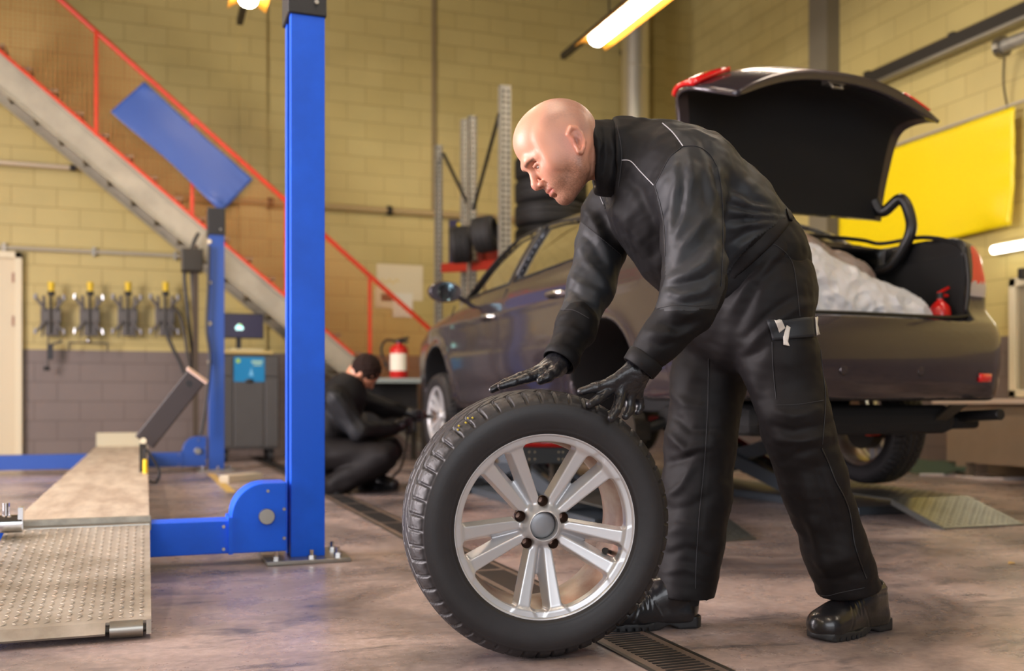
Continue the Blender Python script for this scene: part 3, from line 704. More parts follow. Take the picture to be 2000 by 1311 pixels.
r_.build('lower_bracket', M_DSTEEL, t2); MB().sphere(u(0, 54, -.04), .03, 8).build('knob', M_CHROME, t2, smooth='all')
clamp(247, 'third wheel clamp from the door, plain dark with silver claws')
clamp(320, 'rightmost wheel clamp, next to the hoses by the far blue column')
t = empty('hose_reel', WY(372, 700, YB-.4)); tag(t, 'dark hoses and reel hanging on the wall behind the far blue column', 'hose')
for i, pts in enumerate([[(335, 596), (352, 618), (362, 660), (366, 690), (372, 720), (382, 770)], [(322, 640), (335, 675), (350, 705), (360, 730)], [(366, 495), (360, 540), (366, 600), (372, 660), (378, 720), (384, 860)], [(378, 480), (374, 520), (378, 600), (382, 700), (380, 800)], [(388, 455), (380, 470), (370, 500), (368, 520)]]):
    MB().tube(bez([WY(x, y, YS-.22+.03*i) for x, y in pts]), .017, 8).build('hose', M_DARK if i != 0 else M_DSTEEL, t, smooth=True)
q = WY(375, 510, YS-.2); k = MB(); k.box(q, (.2, .2, .22)); k.build('reel_bracket', M_DSTEEL, t, bevel=.01)
a_ = WY(382, 480, YS-.2); MB().bar(V(a_.x, YS-.2, a_.z), V(a_.x, YS-.2, 0), .06, .05).build('support_rail', mat('brown_rail', rgb(70, 56, 40), .5), t)
# ================================================================ DIAGNOSTIC CABINET
M_CAB = mat('charcoal_cabinet', rgb(70, 68, 66), .45, var=.08)
yc = G(425, 905).y; c0 = G(425, 900); c1 = G(545, 903); cx0, cx1 = WY(425, 800, yc).x, WY(546, 800, yc).x
ztc = WY(480, 692, yc).z; cb = empty('tool_cabinet', ((cx0+cx1)/2, yc+.25, 0)); tag(cb, 'charcoal rolling diagnostic cabinet with a blue sticker under the stair', 'cabinet')
MB().box2((cx0, yc, .13), (cx1, yc+.5, ztc)).build('body', M_CAB, cb, bevel=.02)
w3 = (cx1-cx0)
for i, (a_, b_) in enumerate(((.02, .24), (.26, .74), (.76, .98))):
    MB().box2((cx0+w3*a_, yc-.015, .16), (cx0+w3*b_, yc, ztc-.24)).build('door_panel', M_CAB, cb, bevel=.006)
    MB().box2((cx0+w3*a_, yc-.015, ztc-.22), (cx0+w3*b_, yc, ztc-.03)).build('drawer_front', M_CAB, cb, bevel=.006)
q0 = WY(457, 697, yc-.03); q1 = WY(517, 746, yc-.03)
s_ = MB().box2((q0.x, yc-.022, q1.z), (q1.x, yc-.016, q0.z)).build('sticker', mat('blue_sticker', rgb(0, 118, 170), .4), cb)
k = MB(); k.cyl((q0.x+.04, yc-.024, q0.z-.04), (q0.x+.04, yc-.023, q0.z-.04), .022, n=14); k.build('sticker_dot', mat('green_ink', rgb(150, 190, 60), .5), s_)
k = MB(); k.box2((q0.x+.17, yc-.0245, q0.z-.06), (q1.x-.02, yc-.0235, q0.z-.035)); k.box2((q0.x+.19, yc-.0245, q0.z-.085), (q1.x-.03, yc-.0235, q0.z-.07)); k.build('sticker_text', mat('pale_ink', rgb(150, 190, 170), .5), s_)
k = MB(); k.prism([(q0.x+.145, yc-.0245, q1.z+.06), (q0.x+.19, yc-.0245, q1.z+.06), (q0.x+.167, yc-.0245, q1.z+.14)], (0, .001, 0)); k.build('sticker_picture', mat('light_blue_ink', rgb(110, 180, 220), .5), s_)
MB().sphere(((q0.x+q1.x)/2, yc-.03, q1.z+.01), .03, 8, (1.4, .5, .6)).build('latch', M_DSTEEL, cb, smooth='all')
for x in (cx0+.08, cx1-.08):
    for y in (yc+.07, yc+.43):
        c_ = MB(); c_.cyl((x-.02, y, .06), (x+.02, y, .06), .06, n=18); c_.box2((x-.03, y-.02, .06), (x+.03, y+.02, .14)); c_.build('caster', M_DARK, cb)
kt = empty('keyboard_tray', ((cx0+cx1)/2, yc+.2, ztc)); tag(kt, 'beige shelf tray on top of the charcoal cabinet, under the monitor', 'tray')
MB().box2((cx0+.05, yc-.02, ztc+.001), (cx1-.06, yc+.4, ztc+.035)).build('tray', mat('beige_tray', rgb(176, 156, 100), .5), kt, bevel=.01)
MB().box2((cx0+.12, yc+.03, ztc+.036), (cx1-.16, yc+.2, ztc+.055)).build('keyboard', mat('cream_keys', rgb(190, 180, 140), .5), kt, bevel=.004)
mo = empty('monitor', ((cx0+cx1)/2, yc+.3, ztc)); tag(mo, 'dark flat monitor showing a small cloud symbol, on the rolling cabinet', 'monitor')
m0 = WY(433, 611, yc+.22); m1 = WY(515, 662, yc+.22)
MB().box2((m0.x, yc+.22, m1.z), (m1.x, yc+.25, m0.z)).build('bezel', M_DARK, mo, bevel=.006)
sc_ = MB().box2((m0.x+.012, yc+.216, m1.z+.012), (m1.x-.012, yc+.221, m0.z-.012)).build('screen', mat('lit_dark_screen', rgb(30, 24, 40), .25, emit=rgb(44, 36, 62), es=.5), mo)
cc = WY(468, 640, yc+.2); k = MB()
for dx, dz, r in ((-.02, -.005, .022), (.02, -.006, .02), (.0, .012, .026)): k.cyl((cc.x+dx, yc+.215, cc.z+dz), (cc.x+dx, yc+.214, cc.z+dz), r, n=16)
k.build('cloud_symbol', mat('lit_cloud', (.7, .9, .9), .5, emit=rgb(150, 220, 215), es=1.2), sc_)
k = MB(); k.cyl((cc.x+.006, yc+.2145, cc.z+.022), (cc.x+.006, yc+.2135, cc.z+.022), .014, n=14); k.build('green_dot', mat('lit_green', rgb(150, 200, 90), .5, emit=rgb(140, 190, 60), es=1.0), sc_)
MB().box2((cc.x-.03, yc+.24, ztc+.06), (cc.x+.02, yc+.27, m1.z+.05)).build('stand', M_DARK, mo); MB().box2((cc.x-.1, yc+.205, ztc+.037), (cc.x+.09, yc+.36, ztc+.05)).build('stand_foot', M_DARK, mo, bevel=.005)
# ================================================================ small floor things, drain
M_SLOT = mat('black_slot', rgb(18, 15, 14), .8); M_GRATE = mat('cast_grate', rgb(128, 110, 98), .5, .4, var=.3, vs=14)
dr = empty('drain_channel', (1.2, 5, 0)); tag(dr, 'long narrow slotted drain grate running along the concrete floor', 'drain')
ga = G(1285, 1311); gb = G(1425, 1311); gx0, gx1 = 1.08, 1.235
ya = 1.9; segs = [(ya+i*.5, ya+i*.5+.495) for i in range(19)]
for (a_, b_) in segs:
    g_ = MB(); g_.box2((gx0, a_, .0002), (gx1, b_, .003)); o = g_.build('grate', M_GRATE, dr)
    k = MB(); n_ = 22
    for i in range(n_):
        y = a_+.012+(b_-a_-.024)*(i+.5)/n_; k.box2((gx0+.022, y-.0052, .0031), (gx1-.022, y+.0052, .0042))
    k.build('slots', M_SLOT, o)
MB().box2((gx0-.012, ya, .0002), (gx0-.002, ya+9.4, .004)).build('edge_frame', M_DSTEEL, dr); MB().box2((gx1+.002, ya, .0002), (gx1+.012, ya+9.4, .004)).build('edge_frame', M_DSTEEL, dr)
a = G(412, 926); b = G(452, 962); o = MB().bar(V(a.x, a.y, .002), V(b.x, b.y, .002), .06, .003).build('floor_line', mat('yellow_floor_paint', rgb(206, 172, 90), .5)); o['kind'] = 'structure'; tag(o, 'worn yellow painted line on the floor by the lift', 'floor marking')
a = G(437, 944); b = G(503, 938); o = MB().bar(V(a.x, a.y, .03), V(b.x, b.y, .03), .10, .06).build('steel_block', mat('pale_plate', rgb(200, 190, 168), .5), bevel=.004); tag(o, 'low pale block lying on the floor behind the lift pulley', 'block')
q = G(1976, 1102); k = MB(); k.prism([q+V(-.018, 0, .001), q+V(0, .014, .006), q+V(.02, .004, .001), q+V(.004, -.012, .004)], (0, 0, .003)); tag(k.build('dry_leaf', mat('ochre_leaf', rgb(172, 140, 80), .5)), 'tiny ochre scrap lying on the bare concrete at far right', 'leaf')
o = MB().tube(bez([V(*(G(x, y)[:2]), .01) for x, y in ((1796, 930), (1850, 931), (1900, 936), (1960, 938), (2060, 935))]), .01, 8).build('cable', mat('white_cable', rgb(214, 204, 200), .4), smooth=True); tag(o, 'white cable lying on the floor in front of the beige bench', 'cable')
o = banner('tarpaulin', [V(6.25, 7.6, .10), V(6.25, 6.3, .10), V(6.12, 6.2, .014), V(6.12, 7.5, .014)], mat('dark_green_tarp', rgb(58, 74, 56), .7), '', (0, 0, 1), amp=.02, seed=9); tag(o, 'crumpled dark green sheet lying under the beige bench', 'sheet')
# ================================================================ PALLET RACKS with tyres
def upright(px, ptop, Yc, lb, w=.075):
    k = (px-1000)/F; q = WY(px, ptop, Yc); t = empty('rack_upright', (q.x, Yc, 0)); tag(t, lb, 'rack upright', 'perforated steel rack uprights')
    mb = MB(); mb.box2((q.x-w/2, Yc, 0), (q.x+w/2, Yc+.006, q.z)); mb.box2((q.x-w/2, Yc, 0), (q.x-w/2+.006, Yc+.07, q.z)); mb.box2((q.x+w/2-.006, Yc, 0), (q.x+w/2, Yc+.07, q.z)); mb.build('post', M_GALV, t)
    h = MB(); z = .1
    while z < q.z-.03:
        h.box2((q.x-w*.33, Yc-.002, z), (q.x-w*.13, Yc+.001, z+.024)); h.box2((q.x+w*.13, Yc-.002, z), (q.x+w*.33, Yc+.001, z+.024)); z += .05
    hh = h.build('holes', M_SLOT, t); hh['kind'] = 'stuff'; MB().box2((q.x-w*.8, Yc-.04, 0), (q.x+w*.8, Yc+.11, .01)).build('foot_plate', M_GALV, t)
    return q
YK = 9.35
q1 = upright(858, 283, YK+.9, 'shortest-looking galvanised rack upright, left of the pair'); q2 = upright(909, 232, YK+.45, 'rack upright directly behind the left face of the bright one, narrow and dark', .07); q3 = upright(924, 226, YK, 'galvanised rack upright second from the bright tall one', .08); q4 = upright(988, 166, YK-.9, 'tallest bright perforated rack upright left of the bald man', .1)
def brace(p, q, lb):
    o = MB().bar(p, q, .03, .02).build('rack_brace', M_DSTEEL); tag(o, lb, 'brace', 'diagonal braces of the rack'); return o
brace(WY(866, 300, YK+.9), WY(920, 412, YK+.05), 'diagonal steel brace falling right between the left rack uprights')
brace(WY(975, 222, YK-.86), WY(924, 412, YK+.02), 'diagonal steel brace rising right to the tallest bright upright')
brace(WY(940, 440, YK-.1), WY(985, 488, YK-.8), 'short diagonal brace low beside the red crates')
M_RB = mat('red_rack_beam', rgb(150, 36, 20), .5); M_RUBX = mat('dull_rubber', rgb(24, 22, 21), .7)
o = MB().bar(WY(866, 524, YK+.6), WY(990, 516, YK-.6), .05, .09).build('rack_beam', M_RB); tag(o, 'red rack beam crossing low behind the car roof', 'beam')
for (x0, y0, x1, y1, lb, m_) in ((905, 486, 935, 515, 'dark red crate on the rack beam, left one', M_RB), (938, 478, 966, 512, 'brighter red crate on the rack beam beside the tall upright', mat('red_crate', rgb(190, 50, 24), .5))):
    a = WY(x0, y1, YK+.3); b = WY(x1, y0, YK+.3); k = empty('crate', ((a.x+b.x)/2, YK+.4, a.z)); tag(k, lb, 'crate', 'red crates on the rack')
    MB().box2((a.x, YK+.14, a.z), (b.x, YK+.42, b.z)).build('shell', m_, k, bevel=.008); MB().box2((a.x-.01, YK+.13, b.z-.03), (b.x+.01, YK+.43, b.z+.005)).build('rim', m_, k)
def sign(x0, y0, x1, y1, m_, lb):
    a = WY(x0, y1, YB-.03); b = WY(x1, y0, YB-.03); o = MB().box2((a.x, YB-.03, a.z), (b.x, YB-.001, b.z)).build('wall_sign', m_); tag(o, lb, 'sign'); return o
M_SIGN = mat('dark_blue_sign', rgb(48, 44, 84), .5); sg = sign(878, 432, 925, 520, M_SIGN, 'dark blue and yellow sign on the back wall behind the left rack upright')
a = WY(893, 455, YB-.04); b = WY(912, 436, YB-.04); MB().box2((a.x, YB-.036, a.z), (b.x, YB-.031, b.z)).build('yellow_field', M_YEL, sg)
sg = sign(938, 434, 990, 470, M_YEL, 'yellow sign on the back wall behind the rack, left of the tall upright')
def slick(c, ax, R, w_, lb, gp, lean=0):
    """a stored tyre: lathe with tread rings"""
    t = empty('tyre', Vector(c)-V(0, 0, R if abs(Vector(ax).z) < .5 else w_/2)); tag(t, lb, 'tyre', gp)
    pr = [(R*.66, -w_*.42), (R*.70, -w_*.5), (R*.86, -w_*.52), (R*.95, -w_*.46), (R*.985, -w_*.36)]
    for g_ in (-.25, 0, .25): pr += [(R, w_*(g_-.09)), (R, w_*(g_-.03)), (R*.975, w_*(g_-.02)), (R*.975, w_*(g_+.02)), (R, w_*(g_+.03))]
    pr += [(R, w_*.34), (R*.985, w_*.36), (R*.95, w_*.46), (R*.86, w_*.52), (R*.70, w_*.5), (R*.66, w_*.42), (R*.66, -w_*.42)]
    MB().lathe(pr, c, ax, 56).build('carcass', M_RUBX, t, smooth=True); return t
for i, (px, py, d_, R, w_, lb) in enumerate(((1076, 332, 9.9, .36, .228, 'topmost of the stacked tyres behind the bald head'), (1076, 378, 9.9, .36, .228, 'second tyre from the top of the stack behind the bald head'), (1076, 424, 9.9, .36, .228, 'third tyre down in the stack, just above the car roof'), (1076, 470, 9.9, .36, .228, 'fourth tyre down in the stack behind the car roof'))):
    slick(P(px, py, d_), (0, 0, 1), R, w_, lb, 'tyres stacked flat behind the car roof')
slick(P(1140, 276, 9.9), (.25, -1, 0), .2, .2, 'small tyre edge showing behind the jacket collar', None)
slick(P(900, 478, 9.6), (1, -.3, .1), .18, .2, 'dark tyre leaning on the rack left of the red crates', 'tyres leaning on the rack')
slick(P(948, 458, 9.3), (.7, -.5, .1), .17, .2, 'dark tyre leaning on the rack right behind the red crates', 'tyres leaning on the rack')
# shelf under tyre stack so that it is carried
t = empty('tyre_shelf', P(1076, 500, 9.9)); tag(t, 'dark shelf of the rack carrying the flat stack of tyres', 'shelf')
q = P(1076, 493.5, 9.9); MB().box2((q.x-.4, q.y-.4, q.z-.05), (q.x+.4, q.y+.4, q.z)).build('shelf_board', M_DSTEEL, t)
for sx_ in (-.38, .38):
    for sy_ in (-.38, .38): MB().box2((q.x+sx_-.02, q.y+sy_-.02, 0), (q.x+sx_+.02, q.y+sy_+.02, q.z-.05)).build('leg', M_DSTEEL, t)
# bench with fire extinguisher behind the crouching worker
yq = 9.75; q0 = WY(742, 738, yq); q1 = WY(815, 738, yq)
t = empty('work_table', ((q0.x+q1.x)/2, yq+.2, 0)); tag(t, 'low table with a blue-grey top behind the crouching worker', 'table')
MB().box2((q0.x-.2, yq, q0.z-.05), (q1.x+.12, yq+.5, q0.z)).build('top', mat('blue_grey_top', rgb(140, 150, 146), .4), t, bevel=.004)
for x in (q0.x-.15, q1.x+.08):
    for y in (yq+.04, yq+.45): MB().box2((x-.025, y-.025, 0), (x+.025, y+.025, q0.z-.05)).build('leg', M_DSTEEL, t)
MB().box2((q0.x-.12, yq+.3, .3), (q1.x+.08, yq+.32, q0.z-.05)).build('back_panel', M_DARK, t)
def extinguisher(base, R, H_, lb, hose=True, gauge=True):
    t = empty('fire_extinguisher', base); tag(t, lb, 'fire extinguisher'); b = Vector(base)
    pr = [(0, 0), (R*.85, 0), (R, R*.25), (R, H_*.70), (R*.85, H_*.77), (R*.5, H_*.82), (R*.3, H_*.84), (R*.3, H_*.88), (0, H_*.88)]
    MB().lathe(pr, b, (0, 0, 1), 28).build('cylinder', mat('extinguisher_red', rgb(196, 24, 20), .3, coat=.4), t, smooth=True)
    lb_ = MB(); n_ = 12; vs = []
    for j in (0, 1):
        for i in range(n_+1):
            a = -math.pi*.5-TH+math.radians(-62+124*i/n_); vs.append(b+V(R*1.012*math.cos(a), R*1.012*math.sin(a), H_*(.18+.42*j)))
    lb_.add(vs, [(i, i+1, n_+2+i, n_+1+i) for i in range(n_)]).build('paper_label', M_PAP2, t, smooth='all')
    MB().cyl(b+V(0, 0, H_*.86), b+V(0, 0, H_*.93), R*.32, n=14).build('valve', M_DARK, t)
    MB().bar(b+V(-R*.3, 0, H_*.92), b+V(R*1.1, 0, H_*1.0), R*.28, R*.1, up=(0, 1, 0)).build('lever', M_DARK if hose else mat('red_lever', rgb(210, 30, 24), .4), t)
    MB().bar(b+V(-R*.3, 0, H_*.90), b+V(R*1.0, 0, H_*.90), R*.28, R*.1, up=(0, 1, 0)).build('handle', M_DARK if hose else mat('red_handle', rgb(210, 30, 24), .4), t)
    if hose: MB().tube(bez([b+V(-R*.2, 0, H_*.9), b+V(-R*1.4, 0, H_*.92), b+V(-R*2.0, -.02, H_*.7), b+V(-R*1.6, -.02, H_*.4), b+V(-R*1.2, -.02, H_*.2)]), R*.13, 8).build('hose', M_DARK, t, smooth=True)
    return t
q = WY(780, 737, yq+.2); extinguisher((q.x, yq+.22, q0.z), .095, .42, 'red fire extinguisher with white label standing on the low table')
# ================================================================ ROAD WHEEL builder (local z = outer face normal, y up)
M_TYRE = mat('tyre_rubber', rgb(38, 36, 38), .5, var=.25, vs=14, bump=.07, bs=160)
M_ALLOY = mat('silver_alloy_paint', rgb(206, 206, 208), .32, .5, coat=.25); M_BARREL = mat('worn_barrel_alloy', rgb(176, 166, 152), .4, .6, col2=rgb(132, 98, 84), vs=5)
def tyre_arrays(R=.328, na=896, detail=True):
    pts = [(.220, .088), (.2225, .097), (.229, .103), (.240, .1075), (.262, .1120), (.280, .1125), (.296, .1085), (.3075, .1005), (.3155, .091), (.3215, .079), (.3255, .062), (.3275, .035), (.328, 0)]
    pts = [(r*R/.328, z) for r, z in pts]
    pts = pts+[(r, -z) for r, z in pts[-2::-1]]
    q = [Vector((a, b, 0)) for a, b in pts]; c = bez(q, 8); c = np.array([[v.x, v.y] for v in c])
    L_ = np.concatenate([[0], np.cumsum(np.hypot(*np.diff(c, axis=0).T))]); n = 132 if detail else 60; t = np.linspace(0, L_[-1], n); c = np.stack([np.interp(t, L_, c[:, 0]), np.interp(t, L_, c[:, 1])], 1)
    tg = np.gradient(c, axis=0); nm = np.stack([-tg[:, 1], tg[:, 0]], 1); nm /= np.linalg.norm(nm, axis=1)[:, None]
    A = np.linspace(0, 2*math.pi, na, endpoint=False)
    r = c[:, 0][:, None]; z = c[:, 1][:, None]; a = A[None, :]
    per = 2*math.pi/54
    disp = np.zeros((n, na))
    def bump_(x, w, e): return np.clip((w-np.abs(x))/e+.5, 0, 1)
    tread = np.clip((r-.300*R/.328)/.006, 0, 1)
    az = np.abs(z); sgn = np.sign(z+1e-9)
    # transverse shoulder grooves, curved
    ph = ((a/per+.35*np.clip((az-.06)/.05, 0, 1)**2*0+.5*(sgn > 0)) % 1)-.5
    g1 = bump_(ph*per*R, .0032, .002)*np.clip((az-.060)/.003, 0, 1)*tread
    # inner slanted grooves
    ph2 = (((a*1.0+sgn*(.062-az)*3.2)/per+.25) % 1)-.5
    g2 = bump_(ph2*per*R, .0028, .002)*np.clip((.060-az)/.003, 0, 1)*np.clip((az-.018)/.003, 0, 1)*tread
    # circumferential grooves
    g3 = np.maximum(bump_(az-.060, .0035, .002), bump_(az-.019, .0035, .002))*tread
    # sipes: zigzag
    zz = .12*np.abs(((az*160) % 2)-1)
    g4 = 0
    for o_ in (.28, .5, .72):
        phs = ((a/per+.5*(sgn > 0)+.5+zz*.6+o_) % 1)-.5; g4 = g4+bump_(phs*per*R, .0005, .0018)*np.clip((.098-az)/.003, 0, 1)*(az > .064)
    g5 = bump_(((az-.083)), .0007, .0016)*(np.abs(ph) < .36)*tread
    disp = -.0075*np.clip(np.maximum(np.maximum(g1, g2), g3), 0, 1)-.0016*np.clip(g4, 0, 1)*tread-.0016*g5
    # scalloped shoulder lugs running onto the sidewall
    disp = disp+.0016*(np.cos(2*math.pi*ph)*.5+.5)**.5*np.clip(1-np.abs(r-.306*R/.328)/.006, 0, 1)
    # sidewall rings
    for rr, hh, ww in ((.2315, .0012, .0016), (.243, .0008, .001), (.2965, .0011, .0013), (.300, -.0008, .001)):
        disp = disp+hh*np.clip(1.5-np.abs(r-rr*R/.328)/ww, 0, 1)*(r < .303*R/.328)
    disp = disp*np.ones((1, na))
    rr = r+nm[:, 0][:, None]*disp; zz = z+nm[:, 1][:, None]*disp
    vs = np.stack([rr*np.cos(a), rr*np.sin(a), zz], 2).reshape(-1, 3)
    i = np.arange(n-1)[:, None]; j = np.arange(na)[None, :]; j2 = (j+1) % na
    fs = np.stack([i*na+j, i*na+j2+0*i, (i+1)*na+j2, (i+1)*na+j], 2).reshape(-1, 4)
    # outward normals
    v0, v1, v3 = vs[fs[0, 0]], vs[fs[0, 1]], vs[fs[0, 3]]
    nr = np.cross(v1-v0, v3-v0)
    if nr[2]*1 < 0: fs = fs[:, ::-1]
    return vs, fs
def rim_arrays(h=.0017):
    f = Field((-.235, -.235, .0), (.235, .235, .105), h)
    cen = [math.radians(-93+72*k) for k in range(5)]
    f.cap((0, 0, .015), (0, 0, .042), .058, .054, k=.008)
    ztop = lambda r: .0575+.0315*np.clip((r-.045)/.165, 0, 1)**1.25
    for c in cen:
        for s_ in (-1, 1):
            a0 = c+s_*math.radians(24); a1 = c+s_*math.radians(11.5)
            p0 = np.array([.034*math.cos(a0), .034*math.sin(a0)]); p1 = np.array([.218*math.cos(a1), .218*math.sin(a1)]); dv = p1-p0; L0 = np.linalg.norm(dv); dv /= L0; nv_ = np.array([-dv[1], dv[0]])*s_
            def spoke(x, y, z, p0=p0, dv=dv, nv_=nv_, L0=L0):
                t = (x-p0[0])*dv[0]+(y-p0[1])*dv[1]; q = (x-p0[0])*nv_[0]+(y-p0[1])*nv_[1]; r = np.sqrt(x*x+y*y); u = np.clip(t/L0, 0, 1)
                w = .0088+.0075*u+.010*np.clip((u-.86)/.14, 0, 1)**2
                zt = ztop(r); dep = np.clip(zt-z, 0, .05)
                # outer flank steep, inner flank (towards the V) a wide slanted facet
                so = q-(w+.18*dep); si = -q-(w+.55*dep*(1-.5*u))
                zb = zt-.034
                f_ = np.maximum(np.maximum(so, si)*.85, zb-z)
                ft = z-zt; kk = .0028; hh = np.maximum(kk-np.abs(f_-ft), 0)/kk; f_ = np.maximum(f_, ft)+hh*hh*kk*.25
                return np.maximum(f_, np.maximum(-t, t-L0))
            lo_ = np.minimum(np.minimum(p0, p1)-.05, 9); hi_ = np.maximum(p0, p1)+.05
            f.op(spoke, (*lo_, .0), (*hi_, .105), .007)
    # outer ring
    def ring(x, y, z):
        r = np.sqrt(x*x+y*y); return np.sqrt(np.maximum(np.abs(r-.2155)-.007, 0)**2+np.maximum(np.abs(z-.080-.25*(r-.2155))-.010, 0)**2)-.003
    f.op(ring, (-.235, -.235, .03), (.235, .235, .105), .012)
    for k in range(5):
        a = math.radians(-57+72*k); cx, cy = .0575*math.cos(a), .0575*math.sin(a)
        f.cap((cx, cy, .030), (cx, cy, .1), .0135, k=.004, mode='-')
    f.cap((0, 0, .052), (0, 0, .09), .0345, k=.003, mode='-')
    v, q = f.mesh(); return relax(v, q, 1, .4), q
TY_V, TY_F = tyre_arrays(); RM_V, RM_F = rim_arrays()
def wheel_root(name, center, n, up=(0, 0, 1), spin=0.0, parent=None):
    n = Vector(n).normalized(); u = Vector(up); u = (u-n*u.dot(n)).normalized(); x = u.cross(n)
    R = Matrix((x, u, n)).transposed()
    t = bpy.data.objects.new(name, None); COL.objects.link(t); t.location = center; t.rotation_euler = (R @ Matrix.Rotation(spin, 3, 'Z')).to_euler(); t.empty_display_size = .1
    if parent is not None: t.parent = parent
    return t
def wheel_parts(t, full=True):
    ty = mesh_np('tyre', TY_V, TY_F, M_TYRE, t)
    mesh_np('rim_face', RM_V, RM_F, M_ALLOY, t)
    MB().lathe([(.2275, .088), (.2280, .0975), (.2255, .0998), (.2215, .0990), (.2185, .0930), (.2175, .080)], (0, 0, 0), (0, 0, 1), 128).build('rim_lip', M_ALLOY, t, smooth='all', world=False)
    pr = [(.2160, .078), (.2085, .068), (.2075, .055), (.203, .040), (.199, .02), (.197, -.03), (.201, -.07), (.214, -.088), (.2245, -.094), (.2275, -.098), (.2275, -.088)]
    MB().lathe(pr, (0, 0, 0), (0, 0, 1), 128).build('rim_barrel', M_BARREL, t, smooth='all', world=False)
    pr = [(0, .0625), (.016, .0622), (.027, .0608), (.0318, .0590), (.0335, .0560), (.0335, .050)]
    MB().lathe(pr, (0, 0, 0), (0, 0, 1), 48).build('centre_cap', mat('grey_cap', rgb(150, 152, 156), .38, .5) if full else M_ALLOY, t, smooth='all', world=False)
    if full:
        for k in range(5):
            a = math.radians(-57+72*k); cx, cy = .0575*math.cos(a), .0575*math.sin(a)
            MB().lathe([(.0132, .052), (.0132, .046), (.0085, .040), (.0075, .034), (.0075, .020), (0, .019)], (cx, cy, 0), (0, 0, 1), 24).build('bolt_hole', mat('bolt_seat_brown', rgb(120, 96, 84), .35, .8) if k == 0 else bpy.data.materials['bolt_seat_brown'], t, smooth=True, world=False)
        a = math.radians(-23); v = MB(); v.cyl((.200*math.cos(a), .200*math.sin(a), .035), (.176*math.cos(a), .176*math.sin(a), .062), .0055, n=12); v.cyl((.182*math.cos(a), .182*math.sin(a), .055), (.174*math.cos(a), .174*math.sin(a), .066), .0078, n=14)
        v.build('valve', M_DARK, t, smooth=True, world=False)
    return t
tl_ = math.radians(2.5); yw = math.radians(14.0); dc = 2.425; WS = .978
nc = c2w(math.sin(yw)*math.cos(tl_), -math.cos(yw)*math.cos(tl_), 0); nw = V(nc.x, nc.y, -math.sin(tl_))
WC = P(1046, 1018, dc); WC.z = WS*(.3275*math.cos(tl_)+.09*math.sin(tl_))-.004
HW = wheel_root('alloy_wheel', WC, nw); tag(HW, 'loose car wheel with silver alloy rim and winter tyre under the bald mechanic\'s hands', 'wheel'); wheel_parts(HW); HW.scale = (WS,)*3
ym = MB()
for aa, zz, ln in ((128, .085, .016), (126, .080, .012), (124.5, .088, .014), (131, .083, .014), (132.5, .088, .010)):
    a = math.radians(aa); r = .3235 if zz < .084 else .3190
    ym.box((r*math.cos(a), r*math.sin(a), zz), (.0035, .0035, ln*.6), Matrix.Rotation(a, 3, 'Z'))
ym.build('yellow_paint_mark', mat('yellow_crayon', rgb(180, 160, 40), .6), HW, world=False)
# ================================================================ CAR (rear towards the camera, boot open)
CX, CY, CZ = 3.10, 3.6, .335
M_PAINT = mat('grey_metallic_paint', rgb(60, 53, 59), .27, .5, coat=1.0); M_BLK = mat('black_boot_lining', rgb(14, 13, 14), .85); M_TRIM = mat('black_car_trim', rgb(22, 22, 24), .35)
M_REDL = mat('red_lamp_lens', rgb(200, 16, 20), .15, coat=1.0, emit=rgb(190, 10, 14), es=.25); M_CLR = mat('clear_lamp_lens', rgb(190, 180, 180), .12, coat=1.0)
car = empty('car', (CX, CY, 0)); tag(car, 'dark grey saloon car on a low lift, boot lid wide open, front wheel far left', 'car')
hwp = smooth_curve([-.1, 0, .04, .10, .2, .38, .7, 1.2, 2.4, 3.4, 4.0, 4.4, 4.62, 4.74, 4.80, 4.9], [.3, .62, .77, .85, .895, .915, .92, .922, .925, .915, .90, .85, .76, .62, .45, .2], -.1, 4.9, .035)
sect = smooth_curve([.1, .2, .3, .45, .6, .75, .86, .93, 1.0, 1.06, 1.15], [.90, .935, .965, .99, 1.0, .99, .985, .960, .93, .90, .85], .1, 1.2, .03)
ztp = smooth_curve([-.1, .05, .14, .3, .75, 1.0, 1.3, 3.3, 3.6, 4.0, 4.4, 4.65, 4.8, 4.9], [1.0, 1.06, 1.10, 1.125, 1.135, 1.10, 1.045, 1.01, .985, .93, .83, .74, .62, .5], -.1, 4.9, .06)
yrr = smooth_curve([.1, .2, .28, .36, .45, .54, .60, .66, .70, .74, .9, 1.05, 1.15], [.10, .07, .035, .01, .0, .004, .016, .05, .10, .13, .115, .12, .16], .1, 1.2, .012)
yff = smooth_curve([.1, .3, .5, .7, .85, 1.0], [4.70, 4.79, 4.80, 4.74, 4.60, 4.45], .1, 1.2, .05)
hgz = smooth_curve([.9, .98, 1.05, 1.2, 1.35, 1.45, 1.52], [.895, .865, .835, .77, .69, .61, .52], .9, 1.55, .025)
hgy = smooth_curve([.6, .9, 1.4, 2.2, 3.0, 3.6, 4.0], [.80, .90, .975, 1.0, .975, .91, .84], .5, 4.1, .15)
zrf = smooth_curve([.5, .72, .8, 1.1, 1.45, 1.9, 2.4, 2.85, 3.2, 3.6, 3.95, 4.2], [.90, 1.05, 1.125, 1.295, 1.42, 1.468, 1.475, 1.43, 1.275, 1.09, .95, .85], .5, 4.2, .07)
AR, AF, AZ, ARD = .98, 3.78, .33, .365
